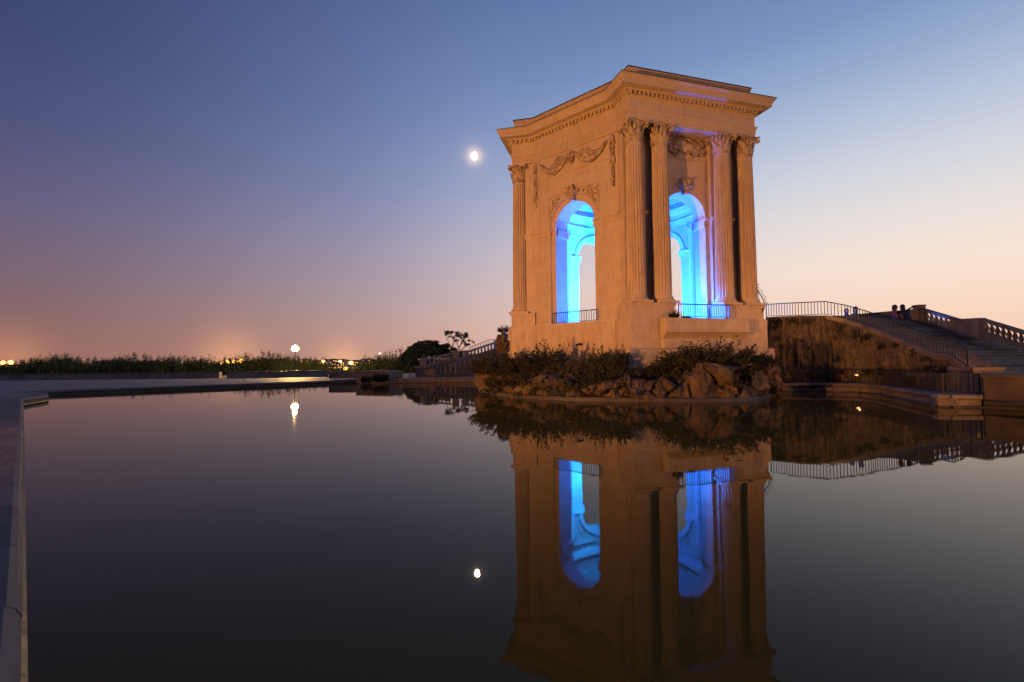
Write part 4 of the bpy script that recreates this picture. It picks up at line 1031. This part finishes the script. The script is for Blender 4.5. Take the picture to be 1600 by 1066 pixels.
# rough stump of masonry and rock left of the podium
boulder(at(787, 536, 36), (.55, .55, .75), 91, None).name = 'rock_outcrop'
tag(bpy.data.objects['rock_outcrop'], 'brown rock outcrop close behind the left podium edge', 'rock')

# ================================================================== FAR TERRACE
def low_wall(label, a, b_, h, th, mat='old_stone', n=6):
    a, b_ = Vector(a), Vector(b_); o = thing('low_wall', label, 'wall', a); d = b_-a; L_ = d.length; dd = d.normalized(); nn = Vector((-dd.y, dd.x, 0))
    for i in range(n):
        p, q = dd*(L_*i/n+.006), dd*(L_*(i+1)/n-.006); j = random.uniform(-.01, .01)
        mb = MB(); mb.rings([[v+nn*t+Vector((0, 0, z)) for t, z in ((0+j, -.1), (th, -.1), (th, h-.12), (j, h-.12))] for v in (p, q)]); mb.build('stone_block', mat, o, 0)
        mb = MB(); mb.rings([[v+nn*t+Vector((0, 0, z)) for t, z in ((-.06, h-.118), (th+.06, h-.118), (th+.05, h), (-.05, h))] for v in (p, q)]); mb.build('cap_stone', 'coping_stone', o, 0)
    return o
low_wall('long dim low stone wall along the far terrace edge at left', (-62, 53.0, .27), (-31.6, 52.2, .27), .66, .45, n=14)
low_wall('lamp-lit low stone wall in front of the lamp post', (-29.9, 50.6, .27), (-20.5, 53.9, .27), .68, .5, n=6)
# lamp post
lp = thing('lamp_post', 'lit lamp post with a glowing globe behind the low wall', 'lamp post', (-26.95, 60, .27))
lp.scale = (1.15, 1.15, 1.005)
mb = MB(); mb.lathe([(.20, 0), (.20, .12), (.14, .18), (.12, .55), (.15, .6), (.08, .72), (.06, 1.6), (.075, 1.64), (.05, 1.7), (.042, 2.75), (.07, 2.8), (.05, 2.86)], 14); mb.build('post', 'iron', lp, 40)
mb = MB(); mb.lathe([(.02, 2.95), (.22, 3.0), (.34, 3.14), (.37, 3.30), (.34, 3.46), (.22, 3.60), (.02, 3.66)], 16); mb.build('globe', 'lamp_glow', lp, 60)
mb = MB(); mb.lathe([(.10, 2.86), (.14, 2.93), (.10, 2.985)], 12); mb.lathe([(.13, 3.64), (.08, 3.70), (.02, 3.80)], 12); mb.build('lantern_cap', 'iron', lp, 40)
bulb('lamp_post_bulb', (-26.95, 60, 4.25), 9500, (1, .58, .20), .2)

BIG = []
# trees beyond the terrace wall
HT = [shoot_crown(200+i, 110, 1.0, 1.3, 84, .036, 'leaf_hedge', .60, .12, .2) for i in range(5)]
TR = MB(); TR.tube([(0, 0, -1.2), (.02, 0, -.3), (0, .02, .35)], [.05, .04, .02], 6); TRM = TR.mesh('trunk', 'bark')
rh = random.Random(23)
xs = -92.0; k = 0
while xs < -17.2:
    d = 77+rh.uniform(-.5, 3.2); px_ = 800+755*xs/d
    top = 2.50+.75*mnoise.noise(Vector((xs*.15, 1, 0)))+rh.uniform(-.3, .4)
    if 330 < px_ < 372: top -= .55
    if 470 < px_ < 560: top = min(top, 2.25)
    if 505 < px_ < 560: top -= .85
    if px_ < 30: top -= .5
    if 150 < px_ < 165: top -= .6
    if px_ > 600: top += .4
    base = -1.7; top = 1.87+(top-1.87)*1.39
    o = thing('hedge_tree', 'leafy dark green tree in the row beyond the far terrace wall', 'tree', (xs, d, base), rh.uniform(0, 6), 'row of trees beyond the terrace wall')
    s = top-base; put('crown', HT[k % 5][0], o, sc=(s*.80, s*.80, s)); put('branches', HT[k % 5][1], o, sc=(s*.80, s*.80, s)); put('trunk', TRM, o, sc=(s*.6, s*.6, s))
    xs += rh.uniform(1.0, 1.75); k += 1
for xs in [-86+i*4.8 for i in range(15)]:                  # second, darker row filling the depth
    d = 85+rh.uniform(0, 4); s = 5.2+rh.uniform(-.7, .6)
    if 500 < 800+755*xs/d < 565: continue
    o = thing('hedge_tree', 'dark tree half hidden behind the row along the far terrace', 'tree', (xs, d, -2.2), rh.uniform(0, 6), 'second row of trees beyond the terrace')
    put('crown', HT[k % 5][0], o, sc=(s*.9, s*.9, s)); put('trunk', TRM, o, sc=(s*.6, s*.6, s)); k += 1
for bx, by, br, lb in ((412, 561, 1.5, 'rounded dark tree standing left of the lamp post behind the hedge'), (436, 559, 1.7, 'taller rounded dark tree just left of the lamp post'), (449, 561, 1.2, 'small rounded dark tree close to the lamp post'), (236, 562, 1.9, 'broad dark tree rising behind the left hedge'), (96, 560, 2.1, 'broad dark tree behind the hedge near the left edge')):
    BIG.append((bx, by, br, lb))
# domed evergreen and the open-branched tree behind the left stair
def crown_clumps(seed, rx, rz, n, leaf, mat, per=60, cl=.9):
    rr = random.Random(seed); mb = MB()
    for i in range(n):
        a = rr.uniform(0, 2*math.pi); q = rr.random()**.5; hgt = (1-q*q)**.5
        c = (math.cos(a)*q*rx, math.sin(a)*q*rx*.8, rz*(hgt*rr.uniform(.45, 1.0)))
        leaves(mb, c, per, (cl*rr.uniform(.7, 1.2), cl*rr.uniform(.7, 1.2), cl*.55), leaf, rr)
    return raw_mesh(mb, 'crown', mat)
def branchy(seed, h, n):
    rr = random.Random(seed); mb = MB(); tips = []
    def grow(p, d, L_, r, lv):
        pts = [p]; 
        for i in range(4):
            d = (d+Vector((rr.gauss(0, .16), rr.gauss(0, .16), rr.gauss(.05, .1)))).normalized(); p = p+d*L_/4; pts.append(p)
        mb.tube(pts, [r, r*.9, r*.8, r*.7, r*.6], 5)
        if lv == 0: tips.append(p); return
        for i in range(3 if lv > 3 else 2):
            a = rr.uniform(0, 6.28); grow(p, (d+Vector((math.cos(a)*1.0, math.sin(a)*1.0, .12))).normalized(), L_*.68, r*.6, lv-1)
    grow(Vector((0, 0, 0)), Vector((0, 0, 1)), h*.40, .16, n)
    return mb, tips
def big_tree(label, p, rx, rz, trunk, seed, n, leaf, mat, per=60, cl=.9):
    o = thing('evergreen_tree', label, 'tree', p)
    mb = MB(); mb.tube([(0, 0, 0), (.1, 0, trunk*.5), (.05, .1, trunk+rz*.4)], [.32, .26, .16], 8)
    for i in range(6):
        a = i*1.05; mb.tube([(.06, .05, trunk*.8), (math.cos(a)*rx*.35, math.sin(a)*rx*.3, trunk+rz*.2), (math.cos(a)*rx*.7, math.sin(a)*rx*.55, trunk+rz*.45)], [.14, .09, .04], 6)
    mb.build('trunk', 'bark', o); c = put('crown', crown_clumps(seed, rx, rz, n, leaf, mat, per, cl), o, (0, 0, trunk)); return o
for i, (bx, by, br, lb) in enumerate(BIG):
    br *= 1.3; q = at(bx, by, 86); big_tree(lb, (q.x, q.y, -3), br, br*1.1, q.z+3-br*1.1, 70+i, 60, .16, 'leaf_dark', 80, .55)
q = at(673, 566, 80); big_tree('wide domed dark evergreen behind the far left stair', (q.x, q.y, -3), 4.9, 3.5, q.z+3.1, 3, 340, .17, 'leaf_pine', 110, .62)
q = at(640, 566, 78); big_tree('smaller dark evergreen at the left foot of the domed tree', (q.x, q.y, -3), 1.6, 2.0, q.z+2.2, 4, 60, .2, 'leaf_pine', 70, .55)
q = at(722, 566, 76); big_tree('low dark tree merging into the top of the far left stair', (q.x, q.y, -3), 2.4, 2.6, q.z+2.2, 6, 60, .2, 'leaf_pine', 70, .6)
q = at(705, 558, 78); o = thing('open_tree', 'open-branched tree with leaf tufts above the far left stair', 'tree', (q.x, q.y, q.z-2.5))
mb, tips = branchy(14, 6.6, 5); mb.build('trunk', 'bark', o); mb = MB(); rr = random.Random(2)
for t in tips: leaves(mb, t, 30, (.36, .36, .28), .17, rr)
put('crown', raw_mesh(mb, 'crown', 'leaf_pine'), o)

# ================================================================== TOWN
rt = random.Random(31)
BL = [(497, 700, 10, 3, 'pale block of flats left of the tall lit one'), (507, 660, 9, 5, 'pale town house just right of the lamp post'), (518, 720, 14, 5.5, 'orange lit town building with rows of windows'), (531, 640, 13, 4.6, 'broad orange lit building above the hedge gap'), (543, 690, 9, 3, 'bright lit low building at the hedge gap'), (555, 610, 12, 2.5, 'low lit building with dark roof right of the hedge gap'), (574, 800, 22, 5.5, 'long pale building beside the red beacon'), (601, 820, 20, 4.5, 'far pale building right of the red beacon'), (478, 760, 16, 5.5, 'far roof with a gable left in the town'), (22, 640, 18, 1.5, 'far low building at the left edge between trees'), (160, 300, 9, 3.2, 'pale flat-roofed building glimpsed in the left hedge gap')]
for i, (x, d, w, top, lb) in enumerate(BL):
    p = at(x, 566, d); o = thing('town_building', lb, 'building', (p.x, d, -5), rt.uniform(-.2, .2))
    H = top+5+.6*rt.random(); mb = MB(); mb.box(-w/2, w/2, 0, 9, 0, H); mb.build('wall', 'facade', o, 0)
    mb = MB(); mb.rings([[(xx*1.05, 4.5+yy*1.1, H+z) for xx, yy in ((-w/2*e, -4.5*e), (w/2*e, -4.5*e), (w/2*e, 4.5*e), (-w/2*e, 4.5*e))] for e, z in ((1, .01), (1, .25), (.25, 1.3))]); mb.build('roof', 'roof_tile', o, 0)
    nx = int(w/2.2)
    for r_ in range(3):
        for c in range(nx):
            if H-1.6-r_*2.6 < 3: continue
            mb = MB(); cx = -w/2+(c+.5)*w/nx; zz = H-1.9-r_*2.6
            mb.box(cx-.45, cx+.45, -.06, .02, zz-.65, zz+.65); mb.build('window', 'window_glow' if rt.random() < .55 else 'iron', o, 0)
def street_light(label, x, y, d, r, mat='sodium_glow', pw_=0, group=None):
    p = at(x, y, d); o = thing('street_light', label, 'street light', (p.x, d, -4), 0, group)
    mb = MB(); mb.tube([(0, 0, 0), (0, 0, p.z+4-r)], [.12, .07], 6); mb.build('pole', 'iron', o)
    mb = MB(); mb.blob((0, 0, p.z+4), r, 0, 2); mb.build('lamp_head', mat, o, 60)
    if pw_: bulb('street_bulb', (p.x, d-2.5, p.z+.3), pw_, (1, .42, .08), .5)
for x, y, s in ((347, 567.5, 1.3), (355, 566.5, 1.6), (361, 567, 1.4), (367, 566, 1.7), (377, 566, 2.2)):
    street_light('orange street light in the bright cluster over the left hedge', x, y, 330, s, group='cluster of orange street lights')
street_light('bright orange street light at the far left edge', 17, 566.5, 330, 1.5)
street_light('small orange street light left of the first trees', 5, 567, 330, 1.3)
street_light('dull orange light low in the left hedge gap', 157, 576.5, 90, .2, 'street_glow')
street_light('yellow street light before the lit town buildings', 532, 565, 560, 1.8, 'street_glow', 90000)
street_light('lowest bright yellow street light in the hedge gap', 540, 576, 88, .36, 'street_glow', 2500)
street_light('yellow street light over the low lit building', 549, 567, 500, 2.0, 'street_glow', 70000)
street_light('orange street light right of the lamp post', 505, 565, 560, 1.8, 'sodium_glow', 60000)
# beacon mast
p = at(593.5, 552.5, 900); o = thing('radio_mast', 'distant mast with a red beacon light on top', 'mast', (p.x, 900, -4))
mb = MB(); mb.tube([(0, 0, 0), (0, 0, p.z+2.6)], [1.0, .5], 6); mb.build('mast', 'iron', o); mb = MB(); mb.blob((0, 0, p.z+4), 1.9, 0, 2); mb.build('beacon', 'red_beacon', o, 60)
# moon
o = MB().blob((0, 0, 0), (17, 17, 21), 0, 4).build('moon', 'moon_surface', None, 60); o.location = MOON_DIR*3000+Vector((0, 0, CAMH)); tag(o, 'bright full moon in the dusk sky left of the pavilion', 'moon')
